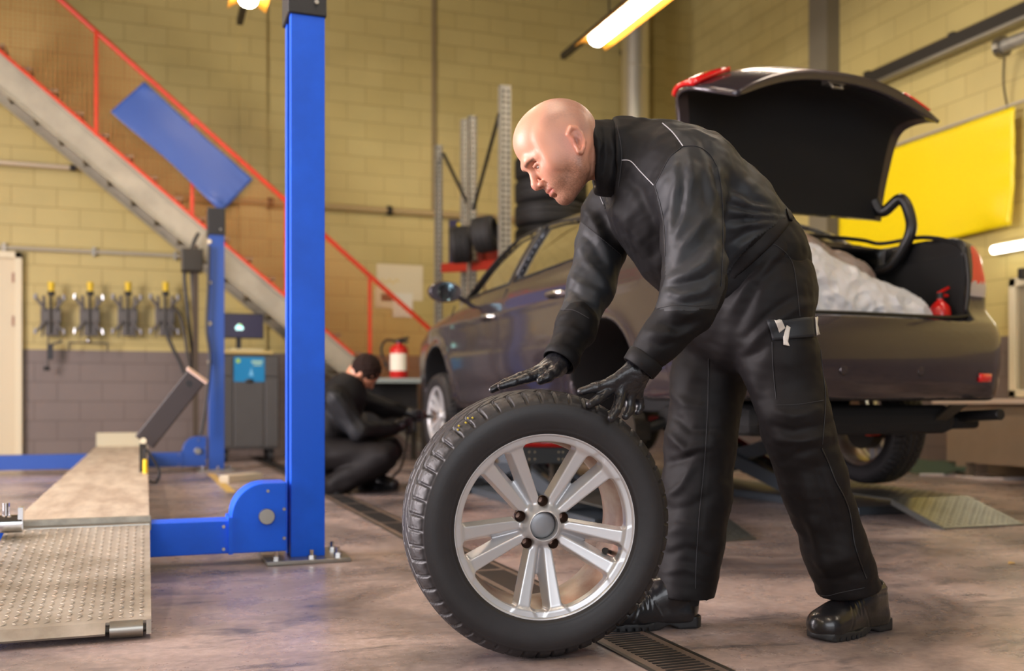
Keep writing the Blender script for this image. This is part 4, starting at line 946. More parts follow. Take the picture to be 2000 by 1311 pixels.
def build_car():
    h = .0125; xs = np.arange(-.96, .961, h); ys = np.arange(-.06, 4.86, h); zs = np.arange(.14, 1.53, h)
    fl = Field((-.96, -.06, .14), (xs[-1], ys[-1], zs[-1]), h); n = fl.n
    x = (fl.lo[0]+np.arange(n[0])*h).reshape(-1, 1, 1).astype(np.float32); y = (fl.lo[1]+np.arange(n[1])*h).reshape(1, -1, 1).astype(np.float32); z = (fl.lo[2]+np.arange(n[2])*h).reshape(1, 1, -1).astype(np.float32)
    ax = np.abs(x)
    def smax(a, b, k): hh = np.maximum(k-np.abs(a-b), 0)/k; return np.maximum(a, b)+hh*hh*k*.25
    def smin(a, b, k): return -smax(-a, -b, k)
    hw = hwp(y)*sect(z)
    for yc in (AR, AF):
        d = np.sqrt((y-yc)**2+(z-AZ)**2); hw = hw+.016*np.exp(-((d-ARD)/.045)**2)*(z > .3)
    hw = hw+.006*np.exp(-((z-.845)/.018)**2)-.008*np.exp(-((z-.36)/.07)**2)*((y > 1.5) & (y < 3.3))
    side = (ax-hw).astype(np.float32)
    top = z-(ztp(y)-.045*(x/.9)**2)
    rear = (yrr(z)-y)+.10*(x/.85)**2
    front = y-(yff(z)-.20*(x/.9)**2)
    f = smax(smax(side, top, .07), smax(rear*.95, front, .05), .07)
    f = smax(f, (.22+.06*(y < .8)-z), .03)
    g = smax(ax-hgz(z)*hgy(y)*1.0, z-(zrf(y)-.05*(x/.6)**2), .07)
    g = smax(g, .96-z, .02)
    f = smin(f, g, .03)
    # bonnet shut lines etc left out; subtract wheel wells
    for yc in (AR, AF): f = np.maximum(f, -np.maximum(np.sqrt((y-yc)**2+(z-AZ)**2)-ARD, .50-ax))
    # glasshouse interior, cabin
    gi = np.maximum(np.maximum(ax-hgz(z)*hgy(y)+.05, z-(zrf(y)-.05*(x/.6)**2)+.05), .99-z)
    f = np.maximum(f, -gi)
    f = np.maximum(f, -np.maximum(np.maximum(ax-.72, np.abs(y-2.45)-1.08), np.maximum(.45-z, z-1.1)))
    # side windows
    for poly in WIN:
        p = np.array(poly); Yg, Zg = np.meshgrid(y.ravel(), z.ravel(), indexing='ij')
        ins = inpoly(Yg, Zg, poly); dd, _ = segdist(Yg, Zg, list(poly)+[poly[0]]); sd = np.where(ins, -dd, dd).astype(np.float32)[None]
        f = np.maximum(f, -np.maximum(sd, .35-ax))
    # rear and front screens
    f = np.maximum(f, -smax(smax(ax-(.62-.25*(z-1.13)), 1.15-z, .03), smax(z-1.405, y-1.55, .02), .03))
    f = np.maximum(f, -smax(smax(ax-(.68-.35*(z-1.05)), 1.03-z, .03), smax(z-1.40, 2.85-y, .02), .03))
    # boot opening and well
    f = np.maximum(f, -smax(smax(ax-.665, .665-z, .03), y-.745, .03))
    f = np.maximum(f, -smax(smax(ax-.64, np.abs(y-.72)-.52, .03), smax(.42-z, z-1.08, .02), .03))
    fl.f = f.astype(np.float32); v, q = fl.mesh(); v = relax(v, q, 2, .5); return v, q
WIN = [[(3.42, 1.02), (2.44, 1.035), (2.32, 1.385), (2.70, 1.37), (2.95, 1.27)], [(2.36, 1.037), (1.45, 1.075), (1.30, 1.12), (1.60, 1.325), (2.0, 1.375), (2.24, 1.388)]]
cv, cq = build_car(); cv = cv+np.array([0, 0, CZ])
cc_ = cv[cq].mean(1); X_, Y_, Z_ = cc_[:, 0], cc_[:, 1], cc_[:, 2]-CZ; AX_ = np.abs(X_)
nrm = np.cross(cv[cq[:, 2]]-cv[cq[:, 0]], cv[cq[:, 3]]-cv[cq[:, 1]]); nrm /= np.linalg.norm(nrm, axis=1)[:, None]+1e-9
lining = ((AX_ < .672) & (Z_ < 1.10) & (Z_ > .41) & (Y_ > .135) & (Y_ < 1.25) & ((AX_ < .655) | (nrm[:, 0]*X_ < 0)) & (Z_ > .41)) & ~((Z_ > 1.06) & (Y_ > .70) & (nrm[:, 2] > .5))
inner = (AX_ < .735) & (Y_ > 1.3) & (Y_ < 3.6) & (Z_ < 1.03) & (Z_ > .43)
inner |= (Z_ > 1.0) & (((nrm[:, 0]*X_) < -.15*AX_) | (nrm[:, 2] < -.3))
under = (nrm[:, 2] < -.7) | (Z_ < .20) | (((np.abs(Y_-AR) < ARD+.0) | (np.abs(Y_-AF) < ARD)) & (Z_ < AZ+ARD) & (np.minimum(np.hypot(Y_-AR, Z_-AZ), np.hypot(Y_-AF, Z_-AZ)) < ARD+.006))
fdoor = inpoly(Y_, Z_, [(2.43, .26), (3.30, .26), (3.47, .60), (3.47, 1.03), (2.43, 1.03)]) & (AX_ > .76)
rdoor = inpoly(Y_, Z_, [(2.40, .26), (1.52, .26), (1.42, .55), (1.30, .75), (1.30, 1.05), (2.40, 1.03)]) & (AX_ > .76)
lamp = (AX_ > .715) & (Z_ > .80) & (Z_ < 1.045) & (Y_ < .46) & ~lining
clear = lamp & (Z_ < .865)
bump_f = (Z_ < .655) & (Y_ < .42) & ~lining & ~under
cls = np.zeros(len(cq), int)
for i, m_ in enumerate([fdoor & ~under, rdoor & ~under, lamp, bump_f]): cls[m_ & (cls == 0)] = i+1
cls[lining] = 5; cls[inner] = 6; cls[under] = 7
def sub_mesh(name, mask, m, parent=car):
    q = cq[mask]
    if len(q) == 0: return None
    u, inv = np.unique(q, return_inverse=True); return mesh_np(name, cv[u], inv.reshape(q.shape), m, parent)
body = sub_mesh('body', cls == 0, M_PAINT)
doors = {}
for s_, nm in ((-1, 'left'), (1, 'right')):
    sd = (X_*s_ > 0)
    doors[s_] = (sub_mesh('front_door', (cls == 1) & sd, M_PAINT), sub_mesh('rear_door', (cls == 2) & sd, M_PAINT))
    tlm = sub_mesh('tail_lamp', (cls == 3) & sd & ~clear, M_REDL); tlm['label'] = 'red tail lamp'
    sub_mesh('reversing_lens', (cls == 3) & sd & clear, M_CLR, tlm)
bmp = sub_mesh('rear_bumper', cls == 4, M_PAINT); sub_mesh('boot_lining', cls == 5, M_BLK); sub_mesh('cabin_lining', cls == 6, M_TRIM); sub_mesh('underbody', cls == 7, M_BLK)
def sidex(y, z): return float(hwp(y)*sect(z)+.016*sum(math.exp(-((math.hypot(y-c, z-AZ)-ARD)/.045)**2) for c in (AR, AF))*(z > .3)+.006*math.exp(-((z-.845)/.018)**2))
def ghx(y, z): return float(hgz(z)*hgy(y))
def lw(x, y, z): return V(CX+x, CY+y, CZ+z)
# panel gaps
for s_ in (-1, 1):
    def seam(pts, own):
        pts2 = []
        for i in range(len(pts)-1):
            for t in np.linspace(0, 1, 8): pts2.append((pts[i][0]*(1-t)+pts[i+1][0]*t, pts[i][1]*(1-t)+pts[i+1][1]*t))
        MB().tube([lw(s_*(sidex(y, z)-.003), y, z) for y, z in pts2], .0045, 6).build('door_gap', M_TRIM, own, smooth=True)
    fd, rd = doors[s_]
    seam([(2.42, .28), (2.42, 1.0)], fd); seam([(3.30, .27), (3.46, .60), (3.47, .98)], fd); seam([(2.42, .27), (3.30, .27)], fd); seam([(2.40, .27), (1.52, .27), (1.44, .5)], rd); seam([(1.36, .72), (1.28, .85), (1.27, 1.02)], rd)
    for (y, z), own in (((2.60, .825), fd), ((1.53, .87), rd)):
        x = s_*(sidex(y, z)+.018); hd = MB(); hd.tube(bez([lw(s_*(sidex(y-.11, z)), y-.11, z), lw(x+s_*.018, y-.07, z+.004), lw(x+s_*.024, y, z+.006), lw(x+s_*.018, y+.07, z+.004), lw(s_*(sidex(y+.11, z)), y+.11, z)]), .015, 10)
        hd.build('door_handle', M_CHROME, own, smooth=True)
        MB().sphere(lw(s_*(sidex(y, z)-.012), y, z-.005), .05, 10, (.32, 1.3, .75)).build('handle_recess', M_TRIM, own, smooth='all')
    # side glass with trims
    GL = glass_mat('tinted_side_glass', (.62, .66, .56))
    for poly, own in zip(WIN, (fd, rd)):
        cen = (sum(p[0] for p in poly)/len(poly), sum(p[1] for p in poly)/len(poly)); ring = []
        for i in range(len(poly)):
            a = poly[i]; b = poly[(i+1) % len(poly)]
            for t in np.linspace(0, 1, 8, endpoint=False): ring.append((a[0]*(1-t)+b[0]*t, a[1]*(1-t)+b[1]*t))
        big = [(cen[0]+(y-cen[0])*1.03, cen[1]+(z-cen[1])*1.06) for y, z in ring]
        levels = []; N_ = 6
        vs = [lw(s_*(ghx(*cen)-.022), *cen)]
        for l in range(1, N_+1):
            for y, z in big: yy = cen[0]+(y-cen[0])*l/N_; zz = cen[1]+(z-cen[1])*l/N_; vs.append(lw(s_*(ghx(yy, zz)-.022), yy, zz))
        nn = len(big); fs = [(0, 1+i, 1+(i+1) % nn) for i in range(nn)]
        for l in range(N_-1): fs += [(1+l*nn+i, 1+(l+1)*nn+i, 1+(l+1)*nn+(i+1) % nn, 1+l*nn+(i+1) % nn) for i in range(nn)]
        MB().add(vs, fs).build('side_window', GL, own, smooth='all')
        MB().tube([lw(s_*(ghx(y, z)-.002), y, z) for y, z in ring], .009, 6, closed=True).build('window_trim', M_TRIM if poly is not WIN[9 if False else 0] else M_TRIM, own, smooth=True)
def screen(name, y0, y1, hw0, hw1):
    vs = []; nu, nv = 16, 10
    for j in range(nv+1):
        y = y0+(y1-y0)*j/nv; hw = hw0+(hw1-hw0)*j/nv
        for i in range(nu+1): x = (-1+2*i/nu)*hw; vs.append(lw(x, y, float(zrf(y))-.05*(x/.6)**2-.022))
    fs = [(j*(nu+1)+i, j*(nu+1)+i+1, (j+1)*(nu+1)+i+1, (j+1)*(nu+1)+i) for j in range(nv) for i in range(nu)]
    return MB().add(vs, fs).build(name, glass_mat('screen_glass', (.66, .68, .58)), car, smooth='all')
screen('rear_window', .82, 1.45, .68, .60); screen('windscreen', 3.85, 2.85, .72, .60)
# seats, steering wheel
M_SEAT = mat('grey_seat_cloth', rgb(60, 58, 58), .8)
for x in (-.36, .36):
    s_ = MB(); s_.box(lw(x, 2.55, .50), (.5, .5, .14)); s_.bar(lw(x, 2.28, .52), lw(x, 2.10, 1.05), .48, .12, up=(1, 0, 0)); s_.box(lw(x, 2.06, 1.16), (.25, .09, .17)); s_.build('front_seat', M_SEAT, car, bevel=.04)
s_ = MB(); s_.box(lw(0, 1.65, .48), (1.3, .5, .14)); s_.bar(lw(0, 1.42, .5), lw(0, 1.28, 1.0), .14, 1.3, up=(0, 1, 0)); 
for x in (-.42, .42): s_.box(lw(x, 1.22, 1.07), (.26, .09, .14))
s_.build('rear_bench', M_SEAT, car, bevel=.04)
MB().tube([lw(-.36+.18*math.cos(a), 3.0-.07*math.sin(a), .93+.17*math.sin(a)) for a in np.linspace(0, 2*math.pi, 28, endpoint=False)], .015, 8, closed=True).build('steering_wheel', M_TRIM, car, smooth=True)
MB().box(lw(0, 3.35, .85), (1.35, .35, .2)).build('dashboard', M_TRIM, car, bevel=.05)
# door mirrors
for s_ in (-1, 1):
    f = Field((-.2, -.16, -.12), (.2, .16, .12), .006); f.ell((0, 0, 0), (.125, .085, .075), k=.01); f.cap((.11*-s_, .02, -.03), (.19*-s_, .03, -.07), .02, .02, k=.02)
    v, q = f.mesh(); v = v+np.array([s_*1.04, 3.14, CZ+1.045]); v2 = v.copy(); rr = v2[:, 1]-3.14 < -.035; v2[rr, 1] = 3.14-.035
    mo_ = mesh_np('door_mirror', v2, q, M_PAINT, car)
    MB().lathe([(.0, -.001), (.055, -.001), (.062, 0), (.062, .004)], (CX+s_*1.04, CY+3.104, CZ+1.045), (0, -1, 0), 28).build('mirror_glass', mat('mirror_glass', rgb(150, 180, 190), .05, 1.0), mo_, smooth=True).scale = (1, 1, 1)
# wheels (drooping on their springs)
for s_, y, dz in ((-1, AF, -.16), (1, AF, -.16), (1, AR, -.19)):
    w = wheel_root('wheel', (s_*.80, y, .328+CZ+dz), (s_, 0, 0), spin=.4+y, parent=car); wheel_parts(w, full=False)
for s_ in (-1, 1):
    k = MB(); k.cyl(lw(s_*.79, AR, .13), lw(s_*.72, AR, .13), .12, n=24); k.build('brake_disc', M_DSTEEL, car); k = MB(); k.bar(lw(s_*.70, AR-.09, .13), lw(s_*.76, AR-.09, .13), .05, .09); k.build('brake_caliper', mat('orange_red_caliper', rgb(220, 60, 30), .4) if s_ > 0 else M_DSTEEL, car)
    MB().tube(bez([lw(s_*.70, AR, .13), lw(s_*.5, AR-.1, .2), lw(s_*.2, AR-.1, .3)]), .03, 8).build('suspension_arm', M_TRIM, car, smooth=True)
# bumper details
def rear_y(x, z): return float(yrr(z))+.10*(x/.85)**2
for x in (-.62, -.22, .22, .62):
    z = .415; y = rear_y(x, z); MB().cyl(lw(x, y+.01, z), lw(x, y-.003, z), .020, n=18).build('parking_sensor', M_PAINT, bmp, bevel=.002); MB().cyl(lw(x, y+.01, z), lw(x, y-.001, z), .023, n=18).build('sensor_ring', M_TRIM, bmp)
for s_ in (-1, 1):
    vs = []; n_ = 6
    for j, z in enumerate((.37, .41)):
        for i in range(n_+1): x = s_*(.62+.18*i/n_); vs.append(lw(x, rear_y(x, z)+.0-.004+max(0, abs(x)-.70)*.42, z))
    b_ = MB(); b_.add(vs, [(i, i+1, n_+2+i, n_+1+i) for i in range(n_)]); o = b_.build('fog_reflector', M_REDL, bmp, smooth='all'); m_ = o.modifiers.new('solid', 'SOLIDIFY'); m_.thickness = .012; m_.offset = 0
lp_ = MB(); vs = []
#pl = MB().box(lw(0, rear_y(0, .53)-.004, .53), (.52, .012, .11)).build('number_plate', mat('blank_plate', rgb(200, 196, 190), .4), bmp, bevel=.002)
# seal around the boot opening
pts = [lw(-.665, .72, 1.10)]+[lw(-.668, y, .70+(.40)*min(1, (y-.16)/.3)) for y in ()]
sealp = bez([lw(-.655, .74, 1.13), lw(-.67, .45, 1.12), lw(-.67, .22, 1.04), lw(-.672, .17, .9), lw(-.66, .17, .74), lw(-.60, .165, .685), lw(0, .14, .680), lw(.60, .165, .685), lw(.66, .17, .74), lw(.672, .17, .9), lw(.67, .22, 1.04), lw(.67, .45, 1.12), lw(.655, .74, 1.13), lw(.5, .755, 1.145), lw(0, .76, 1.15), lw(-.5, .755, 1.145)], 8)
MB().tube(sealp, .011, 8, closed=True).build('boot_seal', M_TRIM, car, smooth=True)
# boot floor and lip trim
MB().box2(lw(-.56, .165, .645), lw(.56, .235, .672)).build('lip_trim', M_TRIM, car, bevel=.008)
# ---- boot lid, opened about its hinge
HYL, HZL, AL = .77, 1.145, math.radians(84)
def lid_pt(x, y, z):
    dy, dz = y-HYL, z-HZL; return lw(x, HYL+dy*math.cos(AL)+dz*math.sin(AL), HZL-dy*math.sin(AL)+dz*math.cos(AL))
prof = [(.665, 1.140, .63), (.60, 1.145, .635), (.46, 1.145, .64), (.30, 1.138, .65), (.12, 1.125, .67), (.03, 1.105, .695), (-.01, 1.06, .72), (-.02, .98, .735), (-.01, .90, .725), (.01, .82, .68), (.03, .745, .60)]
pc = bez([Vector(p) for p in prof], 4); nv = len(pc); nu = 28; outer = []; innr = []
for j, p in enumerate(pc):
    t0 = pc[max(j-1, 0)]; t1 = pc[min(j+1, nv-1)]; ty, tz = t1.x-t0.x, t1.y-t0.y; l = math.hypot(ty, tz); ny, nz = tz/l, -ty/l  # inward
    if nz > 0 and j < 8: ny, nz = -ny, -nz
    if j >= 8 and ny < 0: ny, nz = -ny, -nz
    for i in range(nu+1):
        u = -1+2*i/nu; x = u*p.z; bow = .17*abs(u)**2.4*min(1, j/(nv*.35)); cr = -.035*u*u
        outer.append(lid_pt(x, p.x+bow, p.y+cr)); th = .045*(1-abs(u)**6*.7)
        innr.append(lid_pt(x*.985, p.x+bow+ny*th, p.y+cr+nz*th))
def gridf(nu, nv, flip=False):
    f = [(j*(nu+1)+i, j*(nu+1)+i+1, (j+1)*(nu+1)+i+1, (j+1)*(nu+1)+i) for j in range(nv-1) for i in range(nu)]
    return [tuple(reversed(q)) for q in f] if flip else f
lid = MB(); lid.add(outer, gridf(nu, nv)); no = len(outer); fs = []
lid.v += innr
edge = [i for i in range(nu+1)]+[(j*(nu+1)+nu) for j in range(1, nv)]+[((nv-1)*(nu+1)+i) for i in range(nu-1, -1, -1)]+[j*(nu+1) for j in range(nv-2, 0, -1)]
for a, b in zip(edge, edge[1:]+edge[:1]): lid.f.append((a, b, b+no, a+no)); lid.mi.append(0)
M_PAINTD = mat('grey_metallic_inner_paint', rgb(66, 58, 62), .42, .5, coat=.4)
lido = lid.build('boot_lid', M_PAINT, car, smooth='all')
# flange band (painted) and black lining inside
jl = int(nv*.80)
MB().add(innr, [f for j, f in enumerate(gridf(nu, nv)) if j//nu >= jl or (j % nu) in (0, nu-1)]).build('inner_flange', M_PAINTD, lido, smooth='all')
MB().add([p for p in innr], [f for j, f in enumerate(gridf(nu, nv)) if not (j//nu >= jl or (j % nu) in (0, nu-1))]).build('lid_lining', M_BLK, lido, smooth='all')
for u in (-.62, -.3, .3, .62):
    i = int((u+1)/2*nu); p = innr[(nv-4)*(nu+1)+i]; MB().sphere(p, .012, 8, (1, 1, .5)).build('clip', M_TRIM, lido, smooth='all')
p = innr[(nv-3)*(nu+1)+nu//2]; k = MB(); k.box(p, (.10, .05, .035)); k.tube([p+V(-.03, -.01, -.01), p+V(-.03, -.03, -.04), p+V(.03, -.03, -.04), p+V(.03, -.01, -.01)], .006, 6); k.build('latch', M_STEEL, lido, bevel=.006)
# lid tail lamps (outer face, ends of the rear panel)
for s_ in (-1, 1):
    js = range(int(nv*.56), int(nv*.82)); iu = range(0, 5) if s_ < 0 else range(nu-4, nu); iu = list(iu); vs = []
    for j in js:
        for i in iu: q = outer[j*(nu+1)+i]; c_ = innr[j*(nu+1)+i]; vs.append(q+(q-c_).normalized()*.006)
    m_ = len(iu); MB().add(vs, [(a*m_+b, a*m_+b+1, (a+1)*m_+b+1, (a+1)*m_+b) for a in range(len(js)-1) for b in range(m_-1)]).build('lid_lamp', M_REDL, lido, smooth='all').modifiers.new('solid', 'SOLIDIFY').thickness = -.02
# gooseneck hinges
for s_ in (-1, 1):
    pts = [lid_pt(s_*.57, .56, 1.10), lid_pt(s_*.60, .62, 1.06), lw(s_*.635, .58, 1.34), lw(s_*.65, .53, 1.25), lw(s_*.64, .52, 1.14), lw(s_*.62, .62, 1.0), lw(s_*.60, .72, .97)]
    MB().tube(bez(pts, 8), .029, 12).build('gooseneck_hinge', M_TRIM, car, smooth=True)
# exhaust shield and tow plate under the bumper
k = MB(); k.box2(lw(-.6, .18, .12), lw(.62, 1.0, .26)); k.build('rear_underbody', M_BLK, car, bevel=.05)
k = MB(); k.prism([lw(.50, .10, .26), lw(.60, .10, .26), lw(.50, .25, .12), lw(.44, .25, .12)], (0, .02, 0)); k.build('tow_bracket', M_DSTEEL, car)
MB().cyl(lw(.72, .02, .215), lw(.72, .30, .20), .027, n=18).build('exhaust_tip', M_TRIM, car, bevel=.003)
k = MB(); k.box2(lw(.66, .25, .14), lw(.84, .55, .20)); k.build('rear_arch_liner', M_BLK, car, bevel=.02)
car.rotation_euler = (0, 0, .03)
# ================================================================ things inside the boot
def crumple(v, q, amp, sc, seed=0):
    n = vnormals(v, q); out = v.copy()
    for i in range(len(v)):
        p = Vector(v[i])*sc+Vector((seed*7.3, seed*3.1, 0)); e = mnoise.ridged_multi_fractal(p, 1.0, 2.1, 3, 1.0, 2.0) if True else 0
        out[i] += n[i]*(e-1.0)*amp
    return out
M_BAG = mat('white_plastic_bag', rgb(206, 208, 214), .4, sheen=.0, coat=.15); M_BAG2 = mat('translucent_grey_bag', rgb(140, 136, 134), .42, col2=rgb(176, 138, 112), vs=2.5)
def bag(parts, m, lb, sd, flat_z):
    lo = np.min([np.array(c)-max(r)-.05 for c, r in parts], 0); hi = np.max([np.array(c)+max(r)+.05 for c, r in parts], 0)
    f = Field(lo, hi, .009)
    for c, r in parts: f.ell(c, r, k=.06)
    v, q = f.mesh(); v = crumple(v, q, .020, 6.0, sd); v = crumple(v, q, .006, 16.0, sd+1); v[:, 2] = np.maximum(v[:, 2], flat_z)
    c0 = np.array([parts[0][0][0], parts[0][0][1], flat_z]); o = mesh_np('wheel_bag', v-c0, q, m); o.location = c0; tag(o, lb, 'bag', 'bagged wheels in the boot'); return o
bz = CZ+.425
bag([((3.05, 3.99, 1.05), (.42, .17, .24)), ((3.34, 3.98, 1.02), (.26, .17, .17)), ((2.85, 3.99, 1.17), (.3, .16, .22)), ((3.54, 3.98, 1.0), (.14, .15, .15))], M_BAG, 'white plastic bag in the car boot, in front of the greyer bag', 1, bz)
bag([((3.16, 4.36, 1.12), (.34, .16, .38)), ((3.46, 4.34, 1.06), (.22, .16, .34)), ((2.86, 4.36, 1.14), (.30, .16, .38))], M_BAG2, 'greyish translucent bag behind the white bag in the car boot', 4, bz)
b_ = WY(1836, 600, 3.90); extinguisher((b_.x, b_.y, bz), .052, .42, 'small red fire extinguisher standing in the right corner of the open boot', hose=False)
# ================================================================ LOW SCISSOR LIFT under the car
M_LR = mat('red_lift_paint', rgb(178, 24, 20), .4, var=.2, vs=8); M_LG = mat('grey_lift_steel', rgb(84, 92, 100), .4, .5)
sl = empty('scissor_lift', (CX, 5.6, 0)); tag(sl, 'low scissor lift with red platforms and checker-plate ramps under the grey car', 'vehicle lift')
for s_ in (-1, 1):
    x0, x1 = (CX-1.08, CX-.58) if s_ < 0 else (CX+.47, CX+.97)
    MB().box2((x0, 4.35, .0), (x1, 7.6, .045)).build('base_plate', M_LG, sl, bevel=.004)
    xi = x0+.12; xo = x1-.12
    MB().box2((xi-.02, 4.9, .40), (xo+.02, 6.9, .50)).build('platform', M_LR, sl, bevel=.004)
    MB().box2((xi-.03, 4.82, .46), (xo+.03, 4.92, .505)).build('platform_end', M_LR, sl)
    k = MB(); 
    for x in (xi, xo-.03): k.bar((x, 5.0, .06), (x, 6.6, .41), .03, .09); k.bar((x+.03, 5.0, .41), (x+.03, 6.6, .06), .03, .09)
    k.build('scissor_arm', M_LG, sl)
    for y in (5.05, 6.55):
        MB().box2((xi+.01, y-.07, .505), (xo-.01, y+.07, .56)).build('rubber_block', M_DARK, sl, bevel=.006)
    MB().cyl((xi+.1, 5.1, .1), (xi+.1, 5.9, .35), .035, n=14).build('hydraulic_ram', M_CHROME, sl)
    for y in (4.89,):
        for x in np.linspace(xi+.03, xo-.03, 4): MB().cyl((x, 4.815, .483), (x, 4.822, .483), .011, n=8).build('bolt', M_CREAM2, sl)
    # ramp: low sloping checker plate, then a level deck
    M_CHK = bpy.data.materials.get('checker_plate') or mat('checker_plate', rgb(128, 130, 126), .3, .8, var=.25, vs=5)
    r_ = ramp_plate(x0, x1, 4.10, .115, 3.74, .008, M_CHK, sl, 'ramp', mark=(.034, .03)); ramp_plate(x0, x1, 5.0, .125, 4.10, .115, M_CHK, sl, 'deck_plate', mark=(.034, .03))
    for xx in (x0, x1-.006): MB().prism([(xx, 3.74, .0), (xx, 4.10, .107), (xx, 4.10, .085), (xx, 3.82, .0)], (.006, 0, 0)).build('ramp_side', M_CHK, sl)
# things seen through the spokes: grey box beam with bolts and red edge, black pads
t = empty('lift_crosshead', P(1040, 890, 5.0)); tag(t, 'grey bolted box beam with a red top edge, seen through the upper wheel spokes', 'beam')
a = P(985, 889, 5.0); b = P(1105, 889, 5.2); k = MB().bar(a, b, .10, .085, up=(0, 0, 1)); k.build('box_beam', M_LG, t, bevel=.004)
MB().bar(a+V(0, 0, .052), b+V(.05, 0, .052), .10, .018, up=(0, 0, 1)).build('red_edge', M_LR, t)
for f_ in (.38, .47, .86, .93):
    for dz in (.018, -.018): p = a.lerp(b, f_)+V(0, 0, dz); MB().sphere(p+c2w(0, -.05, 0)*1.0, .009, 6).build('bolt', M_CREAM2, t)
MB().bar(V(a.x+.1, a.y, 0), V(a.x+.1, a.y, a.z-.04), .06, .06, up=(0, 1, 0)).build('leg', M_DSTEEL, t); MB().bar(V(b.x-.05, b.y, 0), V(b.x-.05, b.y, b.z-.04), .06, .06, up=(0, 1, 0)).build('leg', M_DSTEEL, t)
for (px, py, lb, sz) in ((905, 950, 'black rubber pad on the floor left behind the wheel spokes', .20), (968, 945, 'black rubber wedge on the floor seen through the left spokes', .18)):
    g_ = G(px, py+12); f = Field((-.25, -.2, -.02), (.25, .2, .14), .012); f.rbox((0, 0, .03), (sz, .11, .03), .012); f.rbox((sz*.2, 0, .07), (sz*.4, .08, .03), .015, k=.03); v, q = f.mesh(); v[:, 2] = np.maximum(v[:, 2], 0)
    o = mesh_np('rubber_pad', v, q, M_DARK); o.location = (g_.x, g_.y, 0); o.rotation_euler = (0, 0, .4); tag(o, lb, 'rubber pad')
# ================================================================ MECHANIC (standing, bent over the wheel)
def L(px, py, d): return np.array([(px-1000)/F*d, d, HC+(HY-py)/F*d])
def toW(v): v = np.asarray(v); return np.stack([v[:, 1]*ST+v[:, 0]*CT, v[:, 1]*CT-v[:, 0]*ST, v[:, 2]], 1)
def pix(v): return 1000+F*v[:, 0]/v[:, 1], HY-F*(v[:, 2]-HC)/v[:, 1]
DEP = (0, 1, 0)
def fold(v, n, pts, w, h, side=-1):
    """soft ridge (h>0) or crease (h<0) following a polyline, on the surface that faces the near side"""
    x, y = pix(v); m = (n[:, 1]*side > -.25)
    d, t = segdist(x, y, pts); e = np.exp(-(d/w)**2)*np.sin(np.clip(t, .02, .98)*math.pi)**.5*m
    return v+n*(e*h)[:, None]
def folds(v, q, lst):
    n = vnormals(v, q)
    for pts, w, h in lst: v = fold(v, n, pts, w, h)
    return v
def cloth_noise(v, q, amp, sc, st=(1, 1, 1), seed=0):
    n = vnormals(v, q); e = np.zeros(len(v)); p = v*np.array(st)*sc
    r = np.random.default_rng(seed)
    wv = np.zeros_like(v)
    for k in range(5):
        d = r.normal(size=3); d /= np.linalg.norm(d); d2 = r.normal(size=3)
        ph = p@d*(1.3**k)+1.3*np.sin(p@d2*.7+k)
        e += np.sin(ph+r.uniform(0, 6))/(1.25**k)
    return v+n*(e*amp/2)[:, None]
M_TWILL = mat('black_twill', rgb(17, 16, 18), .60, var=.12, vs=30, bump=.14, bs=900, spec=.22)
M_PANEL = mat('grey_satin_panel', rgb(36, 38, 42), .54, var=.10, vs=12, bump=.12, bs=900, spec=.34)
M_TROU = mat('black_work_trousers', rgb(21, 18, 19), .60, var=.12, vs=16, bump=.14, bs=900, spec=.22)
M_PIPING = mat('light_grey_piping', rgb(170, 170, 176), .5); M_REFL = mat('reflective_strip', rgb(206, 200, 190), .4)
M_GLOVE = mat('black_nitrile_glove', rgb(30, 30, 34), .33, bump=.3, bs=160, spec=.5, coat=.1); M_STITCH = mat('grey_stitching', rgb(44, 43, 46), .7); M_ZIP = mat('black_zip', rgb(16, 16, 18), .35)
def skin_mat(name, base, stub, head):
    """procedural skin: redder on cheeks, ears, nose; greyer where hair is shaved; stubble"""
    m = bpy.data.materials.new(name); m.use_nodes = True; nt = m.node_tree; N = nt.nodes; Lk = nt.links; b = N['Principled BSDF']
    vc = N.new('ShaderNodeVertexColor'); vc.layer_name = 'tone'; Lk.new(vc.outputs[0], b.inputs['Base Color'])
    n = N.new('ShaderNodeTexNoise'); n.inputs['Scale'].default_value = 260; n.inputs['Detail'].default_value = 3
    tc = N.new('ShaderNodeTexCoord'); Lk.new(tc.outputs['Object'], n.inputs[0]); bp = N.new('ShaderNodeBump'); bp.inputs['Strength'].default_value = .18; bp.inputs['Distance'].default_value = .002
    Lk.new(n.outputs[0], bp.inputs['Height']); Lk.new(bp.outputs[0], b.inputs['Normal'])
    b.inputs['Roughness'].default_value = .42; b.inputs['Subsurface Weight'].default_value = .12; b.inputs['Subsurface Radius'].default_value = (.012, .004, .002); b.inputs['Subsurface Scale'].default_value = .6
    return m
M_SKIN = skin_mat('skin', None, None, None)
